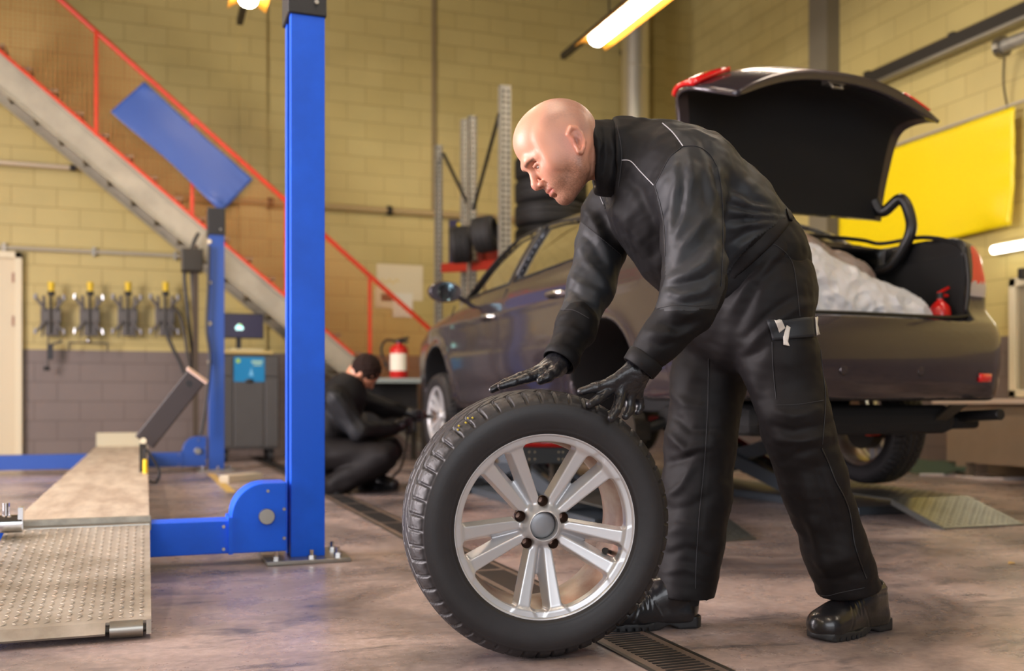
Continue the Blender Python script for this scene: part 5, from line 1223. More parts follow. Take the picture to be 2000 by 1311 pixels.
# ---- head frame (cam-space): f forward, l towards the viewer's side, u up
PITCH = math.radians(43); YAW = math.radians(9)
f0 = np.array([-math.cos(PITCH), 0, -math.sin(PITCH)]); u0 = np.array([-math.sin(PITCH), 0, math.cos(PITCH)]); l0 = np.array([0, -1.0, 0])
HF = math.cos(YAW)*f0+math.sin(YAW)*l0; HL = -math.sin(YAW)*f0+math.cos(YAW)*l0; HU = u0
HO = L(1094, 294, 2.56); HS = 2.56/770*770/1944*1944/2.56*1.0*.995
HS = 770*2.56/1944*.985
HR = np.stack([HF, HL, HU], 1)
def h2l(p): return HO+HR@(np.array(p, float)*HS)
def build_body(toL, R, S, body=True, h=.0026, ears=True, lo=None, hi=None):
    """head (and neck) field in head-local space, metres"""
    f = Field((-.16, -.12, -.175), (.15, .12, .155), h)
    E = lambda c, r, k=.02, mode='+', RR=None: f.ell(c, r, RR, k, mode)
    E((-.020, 0, .036), (.0985, .0765, .0905), 0); E((.026, 0, .058), (.062, .060, .056), .04); E((-.055, 0, .012), (.056, .062, .062), .04)
    E((.040, 0, -.022), (.052, .054, .070), .03)
    for s in (-1, 1):
        f.cap((-.012, s*.054, -.040), (.012, s*.047, -.074), .020, .019, k=.03); f.cap((.012, s*.047, -.074), (.070, s*.017, -.098), .019, .016, k=.028)
        E((.058, s*.041, -.022), (.026, .021, .021), .026)              # cheekbone
        E((.062, s*.030, -.056), (.024, .022, .026), .025)              # cheek
        E((.000, s*.058, .0), (.055, .016, .045), .045)                  # temple
    E((.076, 0, -.094), (.0175, .021, .0165), .018)                     # chin
    E((.030, 0, -.088), (.050, .030, .020), .03)                        # under-jaw
    E((.080, 0, -.060), (.0155, .026, .020), .02)                       # mouth mound
    f.cap((.091, -.022, .028), (.091, .022, .028), .0115, k=.018)       # brow
    for s in (-1, 1): f.cap((.089, s*.016, .0275), (.070, s*.046, .020), .0105, .009, k=.014)
    for s in (-1, 1): E((.097, s*.0305, .0065), (.0200, .0170, .0125), .014, '-')   # sockets
    f.cap((.090, 0, .018), (.1125, 0, -.024), .0065, .0090, k=.012)     # nose
    f.cap((.1125, 0, -.024), (.1135, 0, -.031), .0095, .0090, k=.007)
    for s in (-1, 1):
        E((.1005, s*.0125, -.0335), (.0105, .0070, .0078), .006); E((.1050, s*.0062, -.0425), (.0050, .0030, .0028), .003, '-')
        f.cap((.096, s*.017, -.036), (.082, s*.031, -.060), .0022, k=.006, mode='-')   # nasolabial fold
    f.cap((.0945, -.005, -.046), (.0945, .005, -.046), .0060, k=.008)
    for s in (-1, 1):
        f.chain([(.0975, 0, -.0575), (.0955, s*.010, -.0570), (.0860, s*.0235, -.0625)], [.0050, .0050, .0026], k=.005)
        f.chain([(.0955, 0, -.0690), (.0935, s*.010, -.0690), (.0850, s*.0230, -.0650)], [.0058, .0056, .0028], k=.005)
        f.chain([(.1035, 0, -.0630), (.0990, s*.0130, -.0632), (.0885, s*.0255, -.0640)], [.0018, .0018, .0012], k=.003, mode='-')
    E((.094, 0, -.0795), (.008, .017, .0042), .006, '-')
    # eyelids
    for s in (-1, 1):
        f.chain([(.0835, s*.0160, .0030), (.0885, s*.0250, .0090), (.0860, s*.0370, .0080), (.0765, s*.0460, .0025)], [.0024, .0038, .0038, .0026], k=.005)
        f.chain([(.0835, s*.0165, .0010), (.0860, s*.0270, -.0060), (.0825, s*.0380, -.0055), (.0765, s*.0450, .0005)], [.0024, .0027, .0027, .0022], k=.005)
    # ears
    for s in (-1, 1):
        ec = np.array([-.016, s*.0840, -.020]); t = math.radians(12); a = math.radians(20)*s
        Rr = np.array([[math.cos(t), 0, -math.sin(t)], [0, 1, 0], [math.sin(t), 0, math.cos(t)]]) @ np.array([[math.cos(a), -math.sin(a), 0], [math.sin(a), math.cos(a), 0], [0, 0, 1]])
        loop = [(.012, -.030), (.006, .0), (.010, .022), (-.002, .032), (-.016, .027), (-.021, .008), (-.017, -.012), (-.006, -.026), (.004, -.034), (.011, -.030)]
        P3 = [ec+Rr@np.array([p[0], s*(.005 if p[0] < 0 else 0), p[1]]) for p in loop]
        f.ell(ec+Rr@np.array([-.004, -s*.004, .002]), (.017, .0045, .028), Rr, .004)
        f.ell(ec+Rr@np.array([.001, s*.003, -.004]), (.0085, .0065, .0125), Rr, .003, '-')
        f.chain(P3, [.0040, .0030, .0040, .0045, .0048, .0046, .0042, .0044, .0052, .0040], k=.004)
        f.chain([ec+Rr@np.array([-.010, s*.002, .014]), ec+Rr@np.array([-.012, s*.001, -.004]), ec+Rr@np.array([-.004, s*.001, -.017])], [.0028, .0030, .0030], k=.004)
    # neck
    f.cap((-.035, 0, -.03), (-.088, -.035, -.100), .057, .056, k=.03)
    return f
hf = build_body(None, None, None); hv, hq = hf.mesh(); hv = relax(hv, hq, 1, .35)
def skin_tone(hv, bald=True, stub=True):
    x, y, z = hv[:, 0], hv[:, 1], hv[:, 2]; ay = np.abs(y)
    rn = np.random.default_rng(3).random(len(hv)); base = np.array(rgb(208, 152, 126)); c = np.tile(base, (len(hv), 1))
    def blend(w, col): 
        w = np.clip(w, 0, 1)[:, None]; return c*(1-w)+np.array(rgb(*col))*w
    g = lambda cx, cy, cz, r: np.exp(-(((x-cx)**2+(ay-cy)**2+(z-cz)**2)/r**2))
    c = blend(.55*g(.065, .045, -.02, .03), (206, 132, 112)); c = blend(.7*g(.115, .0, -.03, .018), (204, 124, 106)); c = blend(.75*g(-.015, .085, -.02, .035), (206, 128, 110))
    # shaved scalp: greyer beyond the hair line
    hl = np.clip(((-x+.028)-(np.clip(.055-z, 0, 1)*.9)*0-(z > .075)*(z-.075)*1.6)/.035, 0, 1)*np.clip((z+.045)/.03, 0, 1)*np.clip((.088-ay)/.006, 0, 1)
    c = blend((.50+.2*rn)*hl*(1-.6*np.clip((z-.095)/.03, 0, 1)), (146, 116, 106))
    if stub:
        w = np.clip((-.028-z)/.035, 0, 1)*np.clip((x-(-.02))/.03, 0, 1)*(1-.0*ay); w = np.maximum(w, .75*g(.030, .055, -.045, .03)); w *= 1-g(.098, 0, -.063, .012)*.8
        w = np.maximum(w, .6*np.exp(-((x-.098)**2+(z+.050)**2)/.010**2)*(ay < .022))
        c = blend(w*(.50+.35*rn), (116, 80, 60))
    lips = np.exp(-((z+.0635)/.0075)**2)*(x > .083)*(ay < .026); c = blend(.75*lips, (184, 96, 88))
    brow = np.exp(-((z-(.0245-.12*(ay-.02)*(ay > .034)))/.0040)**2)*(x > .066)*(ay > .012)*(ay < .049); c = blend(.80*brow, (96, 68, 54))
    lid = np.exp(-((z-.0015)/.010)**2)*(x > .068)*(ay > .014)*(ay < .048); c = blend(.35*lid, (160, 104, 90))
    hole = np.exp(-((x+.013)**2+(z+.024)**2)/.008**2)*(ay > .07); c = blend(.5*hole, (120, 64, 52))
    return c
tone = skin_tone(hv)
def set_tone(o, col, n_extra=0):
    ca = o.data.color_attributes.new('tone', 'FLOAT_COLOR', 'POINT'); a = np.ones((len(o.data.vertices), 4), np.float32); a[:len(col), :3] = col[:len(a)]; ca.data.foreach_set('color', a.ravel())
# full body under the clothes: one continuous surface together with the head
def skel_field(h=.011):
    lo = L(1000, 1250, 2.9)-.35; hi = L(1700, 180, 2.2)+.4
    f = Field((-.12, 2.15, .0), (1.15, 3.05, 1.40), h)
    return f
JT = dict(neck=L(1215, 308, 2.60), chest=L(1290, 365, 2.62), mid=L(1385, 430, 2.64), waist=L(1455, 505, 2.66), pel=L(1485, 560, 2.66),
          sL=L(1345, 345, 2.47), eL=L(1353, 560, 2.36), wL=L(1258, 700, 2.36), sR=L(1215, 400, 2.84), eR=L(1160, 560, 2.76), wR=L(1097, 700, 2.60),
          hL=L(1498, 590, 2.60), kL=L(1558, 850, 2.57), aL=L(1650, 1120, 2.63), hR=L(1440, 600, 2.76), kR=L(1375, 880, 2.74), aR=L(1345, 1120, 2.70))
bf = Field((-.05, 2.2, .05), (1.12, 3.0, 1.38), .010)
J = JT
bf.cap(J['neck'], J['chest'], .048, .09, k=.03); bf.cap(J['chest'], J['mid'], .10, .115, k=.03, flat=(DEP, 1.25)); bf.cap(J['mid'], J['waist'], .125, .12, k=.03, flat=(DEP, 1.2)); bf.cap(J['waist'], J['pel'], .12, .13, k=.03, flat=(DEP, 1.2))
for s in 'LR':
    bf.chain([J['s'+s], J['e'+s], J['w'+s]], [.058, .044, .030], k=.03); bf.chain([J['h'+s], J['k'+s], J['a'+s]], [.085, .056, .040], k=.03)
bv, bq = bf.mesh()
# drop the part of the body field above the collar, the head mesh carries on there
hvL = (HO[None]+(hv*HS)@HR.T)
org = np.array([*toW(np.array([[.75, 2.66, 0.0]]))[0][:2], 0.0])
av = np.concatenate([hvL, bv]); aq = np.concatenate([hq, bq+len(hv)])
man = mesh_np('person', toW(av)-org, aq, M_SKIN); man.location = org; set_tone(man, np.concatenate([tone, np.tile(np.array(rgb(205, 150, 126)), (len(bv), 1))]))
tag(man, 'bald mechanic in black workwear bending over a loose wheel with gloved hands', 'person')
MI = Matrix.Translation(-Vector(org))
def part_np(name, vL, q, m, parent=man, **kw):
    base = org if parent is man else org
    o = mesh_np(name, toW(vL)-org, q, m, parent, **kw)
    return o
def on_parent(mb, name, m, parent, **kw):
    o = mb.build(name, m, parent, world=False, **kw); o.data.transform(MI); return o
# eyes
eye_w = mat('eye_white', rgb(214, 204, 198), .2, coat=.6); eye_i = mat('eye_iris', rgb(78, 84, 78), .2, coat=.8); 
for s in (-1, 1):
    c = h2l((.0755, s*.0305, .0025)); cw = toW(c[None])[0]; mb = MB(); mb.sphere(cw, .0118*HS, 12); e = on_parent(mb, 'eye', eye_w, man, smooth='all')
    d = HR@np.array([.86, s*.12, -.50]); p = c+d*.0093*HS; p2 = toW(p[None])[0]; dw = toW(d[None])[0]; mb = MB(); mb.lathe([(0, .0030), (.0026, .0027), (.0052, .0009), (.0056, -.001)], p2, dw, 20); on_parent(mb, 'iris', eye_i, e, smooth='all')
def cyl_cut(f, a, ax, R_, Ln):
    def fn(x, y, z):
        X = x-a[0]; Y = y-a[1]; Z = z-a[2]; t = X*ax[0]+Y*ax[1]+Z*ax[2]; r = np.sqrt(np.maximum(X*X+Y*Y+Z*Z-t*t, 0)); return np.maximum(np.maximum(r-R_, -t), t-Ln)
    e = np.array([R_+Ln]*3); f.op(fn, a-e, a+e, .003, '-')
# ---- jacket
jf = Field((-.02, 2.2, .62), (1.12, 3.02, 1.38), .0052)
def J_(px, py, d): return L(px, py, d)
jf.cap(J_(1462, 512, 2.66), J_(1390, 435, 2.65), .160, .165, k=0, flat=(DEP, 1.12))
jf.cap(J_(1390, 435, 2.65), J_(1312, 372, 2.64), .165, .160, k=.03, flat=(DEP, 1.22))
jf.cap(J_(1312, 372, 2.64), J_(1262, 335, 2.63), .160, .105, k=.04, flat=(DEP, 1.35))
jf.cap(J_(1360, 335, 2.58), J_(1300, 300, 2.60), .085, .072, k=.05, flat=(DEP, 1.7))       # shoulder blade line
jf.cap(J_(1262, 330, 2.62), J_(1205, 305, 2.61), .100, .090, k=.05)
jf.cap(J_(1250, 420, 2.64), J_(1300, 490, 2.66), .080, .085, k=.05, flat=(DEP, 1.7))       # chest hang
jf.cap(J_(1340, 520, 2.66), J_(1395, 570, 2.66), .085, .085, k=.05, flat=(DEP, 1.6))
# near (left) sleeve
jf.chain([J_(1322, 330, 2.50), J_(1345, 375, 2.44), J_(1352, 470, 2.40), J_(1355, 545, 2.37), J_(1338, 605, 2.36), J_(1290, 665, 2.36), J_(1262, 697, 2.36)], [.082, .079, .070, .066, .060, .047, .041], k=.035)
jf.cap(J_(1375, 520, 2.37), J_(1372, 575, 2.37), .045, .042, k=.04)
# far (right) sleeve
jf.chain([J_(1225, 385, 2.80), J_(1195, 420, 2.84), J_(1175, 480, 2.82), J_(1155, 560, 2.77), J_(1125, 640, 2.68), J_(1100, 696, 2.60)], [.09, .080, .068, .062, .050, .044], k=.035)
jf.cap(J_(1225, 308, 2.61), J_(1200, 306, 2.60), .100, .094, k=.03)
cyl_cut(jf, J_(1196, 305, 2.60), np.array([-1.0, 0, -.02]), .135, .12)
jf.cap(J_(1222, 305, 2.60), J_(1150, 302, 2.60), .070, .078, k=.008, mode='-')
# open cuff ends
for (a, b, r) in ((J_(1262, 697, 2.36), J_(1236, 730, 2.36), .045), (J_(1100, 696, 2.60), J_(1084, 728, 2.55), .048)):
    ax_ = (b-a)/np.linalg.norm(b-a); a2 = a+ax_*.012
    cyl_cut(jf, a2, ax_, .062, .06)
jv, jq = jf.mesh(); jv = relax(jv, jq, 2, .5)
JF = [ # near sleeve: long soft folds
 ([(1318, 300), (1322, 360), (1312, 420), (1304, 470)], 9, .006), ([(1345, 300), (1352, 350), (1338, 420), (1316, 480)], 9, .007), ([(1368, 310), (1378, 380), (1378, 450)], 8, -.005), ([(1330, 330), (1334, 390), (1318, 450)], 7, -.005),
 ([(1402, 380), (1375, 430), (1345, 470), (1310, 505)], 10, .008), ([(1400, 430), (1370, 480), (1335, 510), (1304, 530)], 9, -.006), ([(1404, 470), (1378, 515), (1345, 535), (1308, 548)], 10, .010), ([(1405, 520), (1375, 545), (1340, 552), (1305, 560)], 7, -.007), ([(1404, 545), (1370, 572), (1335, 578), (1300, 575)], 9, .009),
 ([(1395, 580), (1350, 592), (1310, 590)], 7, -.005), ([(1385, 600), (1345, 615), (1300, 605)], 9, .006), ([(1372, 625), (1330, 640), (1280, 630)], 8, -.005), ([(1360, 640), (1320, 658), (1262, 650)], 9, .006), ([(1335, 665), (1295, 676), (1252, 664)], 6, -.003),
 # far sleeve
 ([(1135, 400), (1165, 440), (1185, 500)], 9, .007), ([(1130, 450), (1160, 480), (1195, 540)], 8, -.005), ([(1128, 480), (1150, 515), (1195, 570)], 9, .007), ([(1112, 540), (1140, 560), (1180, 580)], 8, .007), ([(1106, 560), (1135, 580), (1170, 600)], 6, -.005), ([(1100, 590), (1130, 600), (1165, 625)], 8, .006), ([(1090, 640), (1115, 640), (1140, 655)], 7, .004),
 # back: gathers converging on the belt
 ([(1400, 300), (1450, 350), (1500, 395), (1530, 415)], 12, .007), ([(1410, 350), (1460, 385), (1535, 418)], 9, -.006), ([(1420, 380), (1470, 404), (1532, 414)], 8, .008), ([(1420, 398), (1470, 412), (1530, 420)], 5, -.008), ([(1418, 412), (1470, 420), (1528, 424)], 6, .009), ([(1418, 430), (1470, 428), (1522, 428)], 5, -.008), ([(1415, 450), (1460, 438), (1515, 434)], 8, .008), ([(1415, 480), (1460, 456), (1508, 440)], 7, -.006), ([(1412, 520), (1450, 480), (1500, 448)], 10, .007), ([(1405, 560), (1440, 510), (1480, 470)], 8, -.005),
 ([(1330, 255), (1370, 275), (1395, 320), (1405, 380)], 8, -.006), ([(1300, 250), (1340, 262), (1375, 300)], 8, .004), ([(1392, 318), (1402, 350), (1408, 390)], 5, -.008),
 # chest
 ([(1180, 380), (1215, 430), (1260, 480)], 12, .006), ([(1165, 400), (1205, 470), (1270, 530)], 10, -.004), ([(1210, 330), (1245, 370), (1280, 430)], 12, -.005), ([(1230, 450), (1270, 510), (1300, 540)], 9, .005),
 # collar
 ([(1165, 255), (1172, 300), (1168, 350)], 5, .004), ([(1180, 250), (1188, 300), (1180, 360)], 5, -.004), ([(1196, 262), (1203, 310), (1195, 370)], 5, .004), ([(1212, 262), (1216, 310), (1210, 350)], 4, -.006), ([(1158, 245), (1163, 300), (1150, 360)], 3, .003)]
jv = folds(jv, jq, JF); jv = cloth_noise(jv, jq, .0022, 38, seed=2); jv = cloth_noise(jv, jq, .0010, 90, seed=5); jv = relax(jv, jq, 1, .3)
jc = jv[jq].mean(1); jx, jy = pix(jc); jn = vnormals(jv, jq)[jq[:, 0]]
sleeveL = [(1336, 286), (1372, 290), (1404, 330), (1412, 420), (1416, 560), (1400, 604), (1300, 606), (1280, 600), (1300, 540), (1296, 440), (1278, 362), (1305, 310)]
backP = [(1296, 238), (1345, 240), (1410, 270), (1470, 325), (1560, 400), (1540, 420), (1470, 470), (1400, 560), (1404, 330), (1372, 290), (1336, 286), (1316, 262)]
sleeveR = [(1118, 420), (1215, 500), (1205, 600), (1165, 640), (1085, 600), (1100, 500)]
pan = (inpoly(jx, jy, sleeveL) & (jc[:, 1] < 2.52)) | (inpoly(jx, jy, backP)) | (inpoly(jx, jy, sleeveR) & (jc[:, 1] > 2.66))
jac = part_np('jacket', jv, jq, None, mats=[M_TWILL, M_PANEL], midx=pan.astype(int)); jac['label'] = 'black jacket with grey satin sleeves and back'
cl = Field(J_(1185, 305, 2.6)-.17, J_(1185, 305, 2.6)+.17, .0042)
cl.cap(J_(1222, 309, 2.61), J_(1160, 303, 2.59), .0985, .0905, k=0, flat=(DEP, .95)); cl.ell(J_(1190, 352, 2.60), (.05, .07, .035), None, .03)
cyl_cut(cl, J_(1156, 303, 2.59), np.array([-.99, 0, -.10])/np.linalg.norm([-.99, 0, -.10]), .15, .15); cyl_cut(cl, J_(1216, 306, 2.60), np.array([1.0, 0, 0]), .15, .15)
cl.cap(J_(1240, 305, 2.60), J_(1120, 300, 2.59), .083, .0815, k=.006, mode='-', flat=(DEP, .95))
cv_, cq_ = cl.mesh(); cv_ = relax(cv_, cq_, 2, .5)
cv_ = folds(cv_, cq_, [([(1165, 250), (1170, 300), (1164, 355)], 4, .0035), ([(1178, 245), (1184, 300), (1176, 365)], 4, -.0035), ([(1192, 250), (1198, 305), (1188, 368)], 5, .004), ([(1205, 262), (1208, 310), (1200, 360)], 4, -.003), ([(1160, 262), (1176, 280), (1170, 300)], 4, .003), ([(1157, 240), (1159, 300), (1150, 365)], 2.5, .002)])
cv_ = cloth_noise(cv_, cq_, .0018, 60, seed=8); colr = part_np('collar', cv_, cq_, M_TWILL, jac)
jbvh = BVHTree.FromPolygons([Vector(p) for p in toW(jv)], jq.tolist())
CAMP = Vector((0, 0, HC))
def hit(bvh, px, py, lift=.0, dmin=0):
    d = (P(px, py, 1.0)-CAMP).normalized(); r = bvh.ray_cast(CAMP+d*dmin, d)
    if r[0] is None: return None
    return r[0]+r[1].normalized()*lift*(1 if r[1].dot(d) < 0 else -1)
def line_on(bvh, pts, lift, step=4):
    out = []
    for i in range(len(pts)-1):
        n = max(1, int(math.hypot(pts[i+1][0]-pts[i][0], pts[i+1][1]-pts[i][1])/step))
        for k in range(n): t = k/n; h = hit(bvh, pts[i][0]*(1-t)+pts[i+1][0]*t, pts[i][1]*(1-t)+pts[i+1][1]*t, lift); out.append(h)
    out.append(hit(bvh, *pts[-1], lift)); out = [o for o in out if o is not None]
    if len(out) > 2: out = [out[0]]+[(out[i-1]+out[i]*2+out[i+1])/4 for i in range(1, len(out)-1)]+[out[-1]]
    # drop jumps
    res = [out[0]] if out else []
    for p in out[1:]:
        if (p-res[-1]).length < .05: res.append(p)
    return res
def crv(p, n=8): return [(v.x, v.y) for v in bez([Vector((a, b, 0)) for a, b in p], n)]
def strip(bvh, pts, r, name, m, parent, lift=.0008):
    l = line_on(bvh, crv(pts), lift)
    if len(l) > 2: return on_parent(MB().tube(l, r, 6), name, m, parent, smooth=True)
strip(jbvh, [(1294, 241), (1315, 260), (1334, 286)], .0014, 'piping', M_PIPING, jac)
strip(jbvh, [(1334, 286), (1308, 308), (1288, 345), (1279, 362)], .0010, 'piping', M_STITCH, jac); strip(jbvh, [(1334, 286), (1360, 286), (1385, 300), (1400, 325)], .0010, 'piping', M_STITCH, jac)
strip(jbvh, [(1214, 313), (1232, 315), (1252, 336), (1277, 362)], .0013, 'piping', M_PIPING, jac)
strip(jbvh, [(1402, 330), (1410, 380), (1412, 480), (1408, 560)], .0010, 'seam', M_STITCH, jac); strip(jbvh, [(1283, 603), (1320, 596), (1360, 598), (1392, 594)], .0009, 'seam', M_STITCH, jac)
strip(jbvh, [(1118, 420), (1165, 458), (1213, 498)], .0010, 'seam', M_STITCH, jac); strip(jbvh, [(1279, 362), (1290, 400), (1297, 440), (1300, 500)], .0011, 'seam', M_STITCH, jac)
strip(jbvh, [(1096, 606), (1120, 606), (1150, 622)], .0009, 'seam', M_STITCH, jac)
strip(jbvh, [(1168, 372), (1190, 420), (1230, 470), (1285, 520)], .0020, 'zip', M_ZIP, jac); strip(jbvh, [(1205, 245), (1214, 300), (1208, 366)], .0010, 'seam', M_STITCH, jac)
for pts in ([(1272, 690), (1244, 672), (1232, 664)], [(1082, 684), (1100, 684), (1118, 690)]): pass
# cuffs
def cuff(a, b, r0, r1, nm='cuff'):
    a = Vector(toW(a[None])[0]); b = Vector(toW(b[None])[0]); z = (b-a).normalized(); Lc = (b-a).length
    pr = [(r0+.001, 0), (r0+.0035, .003), (r0+.003, Lc*.5), (r1+.004, Lc-.002), (r1+.0015, Lc), (r1-.002, Lc-.004), (r1-.003, 0)]
    o = on_parent(MB().lathe(pr, a, z, 36), nm, M_TWILL, jac, smooth='all'); return o
cuff(J_(1264, 697, 2.36), J_(1246, 721, 2.36), .0425, .0395); cuff(J_(1102, 691, 2.60), J_(1091, 709, 2.585), .0455, .042)
# ---- trousers
tf = Field((.28, 2.35, .08), (1.15, 3.0, 1.08), .0052)
tf.cap(J_(1456, 504, 2.66), J_(1486, 566, 2.66), .150, .143, k=0, flat=(DEP, 1.2)); tf.cap(J_(1486, 566, 2.66), J_(1486, 630, 2.66), .130, .128, k=.03, flat=(DEP, 1.25))
tf.cap(J_(1400, 590, 2.68), J_(1440, 640, 2.68), .115, .125, k=.05, flat=(DEP, 1.3)); tf.cap(J_(1345, 585, 2.68), J_(1385, 640, 2.72), .06, .08, k=.04, flat=(DEP, 1.3))
tf.chain([J_(1496, 590, 2.58), J_(1522, 700, 2.56), J_(1556, 830, 2.55), J_(1588, 940, 2.56), J_(1628, 1060, 2.59), J_(1662, 1160, 2.63)], [.114, .098, .088, .084, .080, .084], k=.02)
tf.chain([J_(1420, 625, 2.76), J_(1385, 740, 2.77), J_(1367, 870, 2.75), J_(1360, 960, 2.74), J_(1350, 1060, 2.72), J_(1334, 1190, 2.70)], [.125, .104, .097, .093, .088, .080], k=.02)
tf.cap(J_(1545, 820, 2.50), J_(1560, 860, 2.50), .05, .05, k=.05)
wc = J_(1447, 478, 2.66); wn = J_(1390, 435, 2.65)-J_(1462, 512, 2.66); wn /= np.linalg.norm(wn)
tf.op(lambda x, y, z: -((x-wc[0])*wn[0]+(y-wc[1])*wn[1]+(z-wc[2])*wn[2]), wc-.4, wc+.4, .004, '-')
for (a, b, r) in ((J_(1628, 1060, 2.59), J_(1658, 1152, 2.63), .075), (J_(1350, 1060, 2.72), J_(1338, 1170, 2.70), .072)):
    ax_ = (b-a)/np.linalg.norm(b-a); ax_ = ax_*.5+np.array([0, 0, -1])*.5; ax_ /= np.linalg.norm(ax_)
    tf.op(lambda x, y, z, a2=b, ax_=ax_: -((x-a2[0])*ax_[0]+(y-a2[1])*ax_[1]+(z-a2[2])*ax_[2]), b-.13, b+.13, .003, '-')
    tf.cap(b-ax_*.02, b+ax_*.08, r-.004, r+.002, k=.002, mode='-')
tv, tq = tf.mesh(); tv = relax(tv, tq, 2, .5)
TFD = [([(1480, 560), (1500, 520), (1540, 470)], 12, .008), ([(1440, 640), (1480, 560), (1530, 500)], 9, -.006), ([(1420, 620), (1455, 560), (1500, 510)], 10, .008), ([(1450, 690), (1500, 640), (1560, 600), (1595, 590)], 9, .007), ([(1455, 660), (1500, 615), (1560, 575)], 8, -.006), ([(1400, 600), (1440, 555), (1480, 520)], 7, -.006),
 ([(1455, 700), (1480, 690), (1500, 676)], 8, -.006), ([(1460, 720), (1480, 760), (1495, 830)], 10, .005), ([(1505, 800), (1550, 815), (1610, 800)], 9, .006), ([(1500, 830), (1550, 845), (1625, 825)], 8, -.007), ([(1512, 860), (1565, 862), (1630, 850)], 9, .008), ([(1530, 900), (1580, 880), (1635, 870)], 9, -.006),
 ([(1560, 900), (1575, 960), (1590, 1040)], 12, .006), ([(1590, 900), (1615, 980), (1640, 1060)], 9, -.006), ([(1580, 1000), (1600, 1080), (1625, 1140)], 12, .007), ([(1545, 960), (1570, 1040), (1590, 1110)], 9, -.004), ([(1590, 1110), (1640, 1095), (1690, 1080)], 12, .005), ([(1600, 1130), (1650, 1130), (1700, 1110)], 8, -.004),
 # far leg
 ([(1302, 760), (1340, 790), (1400, 800)], 9, .006), ([(1300, 800), (1350, 840), (1410, 840)], 8, -.006), ([(1296, 840), (1340, 880), (1390, 870)], 9, .008), ([(1298, 905), (1330, 900), (1370, 880)], 7, -.007), ([(1296, 975), (1330, 950), (1360, 900)], 9, .008), ([(1300, 1000), (1350, 990), (1400, 960)], 10, -.005), ([(1295, 1040), (1340, 1030), (1400, 1040)], 12, .006), ([(1290, 1090), (1340, 1070), (1395, 1090)], 9, -.005), ([(1290, 1120), (1340, 1110), (1390, 1130)], 8, .005), ([(1375, 760), (1380, 860), (1372, 980), (1362, 1080)], 4, -.003)]
tv = folds(tv, tq, TFD); tv = cloth_noise(tv, tq, .0028, 30, seed=3); tv = cloth_noise(tv, tq, .0010, 85, seed=7); tv = relax(tv, tq, 1, .3)
tro = part_np('trousers', tv, tq, M_TROU); tbvh = BVHTree.FromPolygons([Vector(p) for p in toW(tv)], tq.tolist())
# waistband
def ring_on(center, nrm_, rx, ry, r, name, m, parent, w):
    pass
wb = Field(wc-.32, wc+.32, .006)
wb.cap(J_(1456, 504, 2.66), J_(1486, 566, 2.66), .1580, .1510, k=0, flat=(DEP, 1.2)); wb.cap(J_(1400, 590, 2.68), J_(1440, 640, 2.68), .1205, .1305, k=.05, flat=(DEP, 1.3))
w1 = wc+wn*.006; w2 = wc-wn*.034
wb.op(lambda x, y, z: -((x-w1[0])*wn[0]+(y-w1[1])*wn[1]+(z-w1[2])*wn[2]), wc-.4, wc+.4, .004, '-')
wb.op(lambda x, y, z: ((x-w2[0])*wn[0]+(y-w2[1])*wn[1]+(z-w2[2])*wn[2]), wc-.4, wc+.4, .004, '-')
wv, wq = wb.mesh(); wv = relax(wv, wq, 2, .5); part_np('waistband', wv, wq, M_TROU, tro)
wbvh = BVHTree.FromPolygons([Vector(p) for p in toW(wv)], wq.tolist())
for pts in ([(1528, 398), (1548, 412), (1552, 420), (1536, 408)],):
    pass
def patch(bvh, quad, m, name, parent, nu=10, nv=6, th=.003, lift=.003, smooth='all'):
    vs = []
    for j in range(nv+1):
        for i in range(nu+1):
            u, v = i/nu, j/nv; x = (quad[0][0]*(1-u)+quad[1][0]*u)*(1-v)+(quad[3][0]*(1-u)+quad[2][0]*u)*v; y = (quad[0][1]*(1-u)+quad[1][1]*u)*(1-v)+(quad[3][1]*(1-u)+quad[2][1]*u)*v
            h = hit(bvh, x, y, lift); vs.append(h)
    last = next((q for q in vs if q is not None), None)
    if last is None: return None
    for i, q in enumerate(vs):
        if q is None: 
            vs[i] = vs[i-1] if i and vs[i-1] is not None else last
    fs = [(j*(nu+1)+i, j*(nu+1)+i+1, (j+1)*(nu+1)+i+1, (j+1)*(nu+1)+i) for j in range(nv) for i in range(nu)]
    o = on_parent(MB().add(vs, fs), name, m, parent, smooth=smooth); s_ = o.modifiers.new('solid', 'SOLIDIFY'); s_.thickness = th; s_.offset = 0; return o
patch(wbvh, [(1531, 402), (1541, 414), (1552, 436), (1540, 430)], M_TROU, 'side_buckle_strap', tro, lift=.004)
patch(tbvh, [(1434, 494), (1444, 490), (1464, 516), (1452, 520)], M_TROU, 'belt_loop', tro, lift=.008)
pk = patch(tbvh, [(1499, 627), (1592, 619), (1596, 657), (1509, 666)], M_PANEL, 'pocket_flap', tro, nu=14, nv=6, th=.004, lift=.005)
if pk:
    fb = tbvh
    for qd in ([(1513, 627), (1525, 625), (1532, 641), (1521, 651)], [(1534, 634), (1542, 640), (1538, 672), (1529, 662)], [(1529, 658), (1538, 668), (1541, 677), (1530, 674)], [(1586, 620), (1591, 619), (1595, 655), (1589, 656)]):
        patch(tbvh, qd, M_REFL, 'reflective_strip', pk, nu=4, nv=5, th=.0015, lift=.0085)
strip(tbvh, [(1508, 668), (1510, 720), (1516, 780)], .0009, 'seam', M_STITCH, tro); strip(tbvh, [(1516, 792), (1560, 790), (1608, 782)], .0009, 'seam', M_STITCH, tro); strip(tbvh, [(1596, 600), (1600, 660), (1606, 720), (1612, 780), (1606, 868)], .0009, 'seam', M_STITCH, tro)
strip(tbvh, [(1492, 472), (1520, 482), (1546, 510), (1556, 560), (1562, 618)], .0009, 'pocket_seam', M_STITCH, tro)
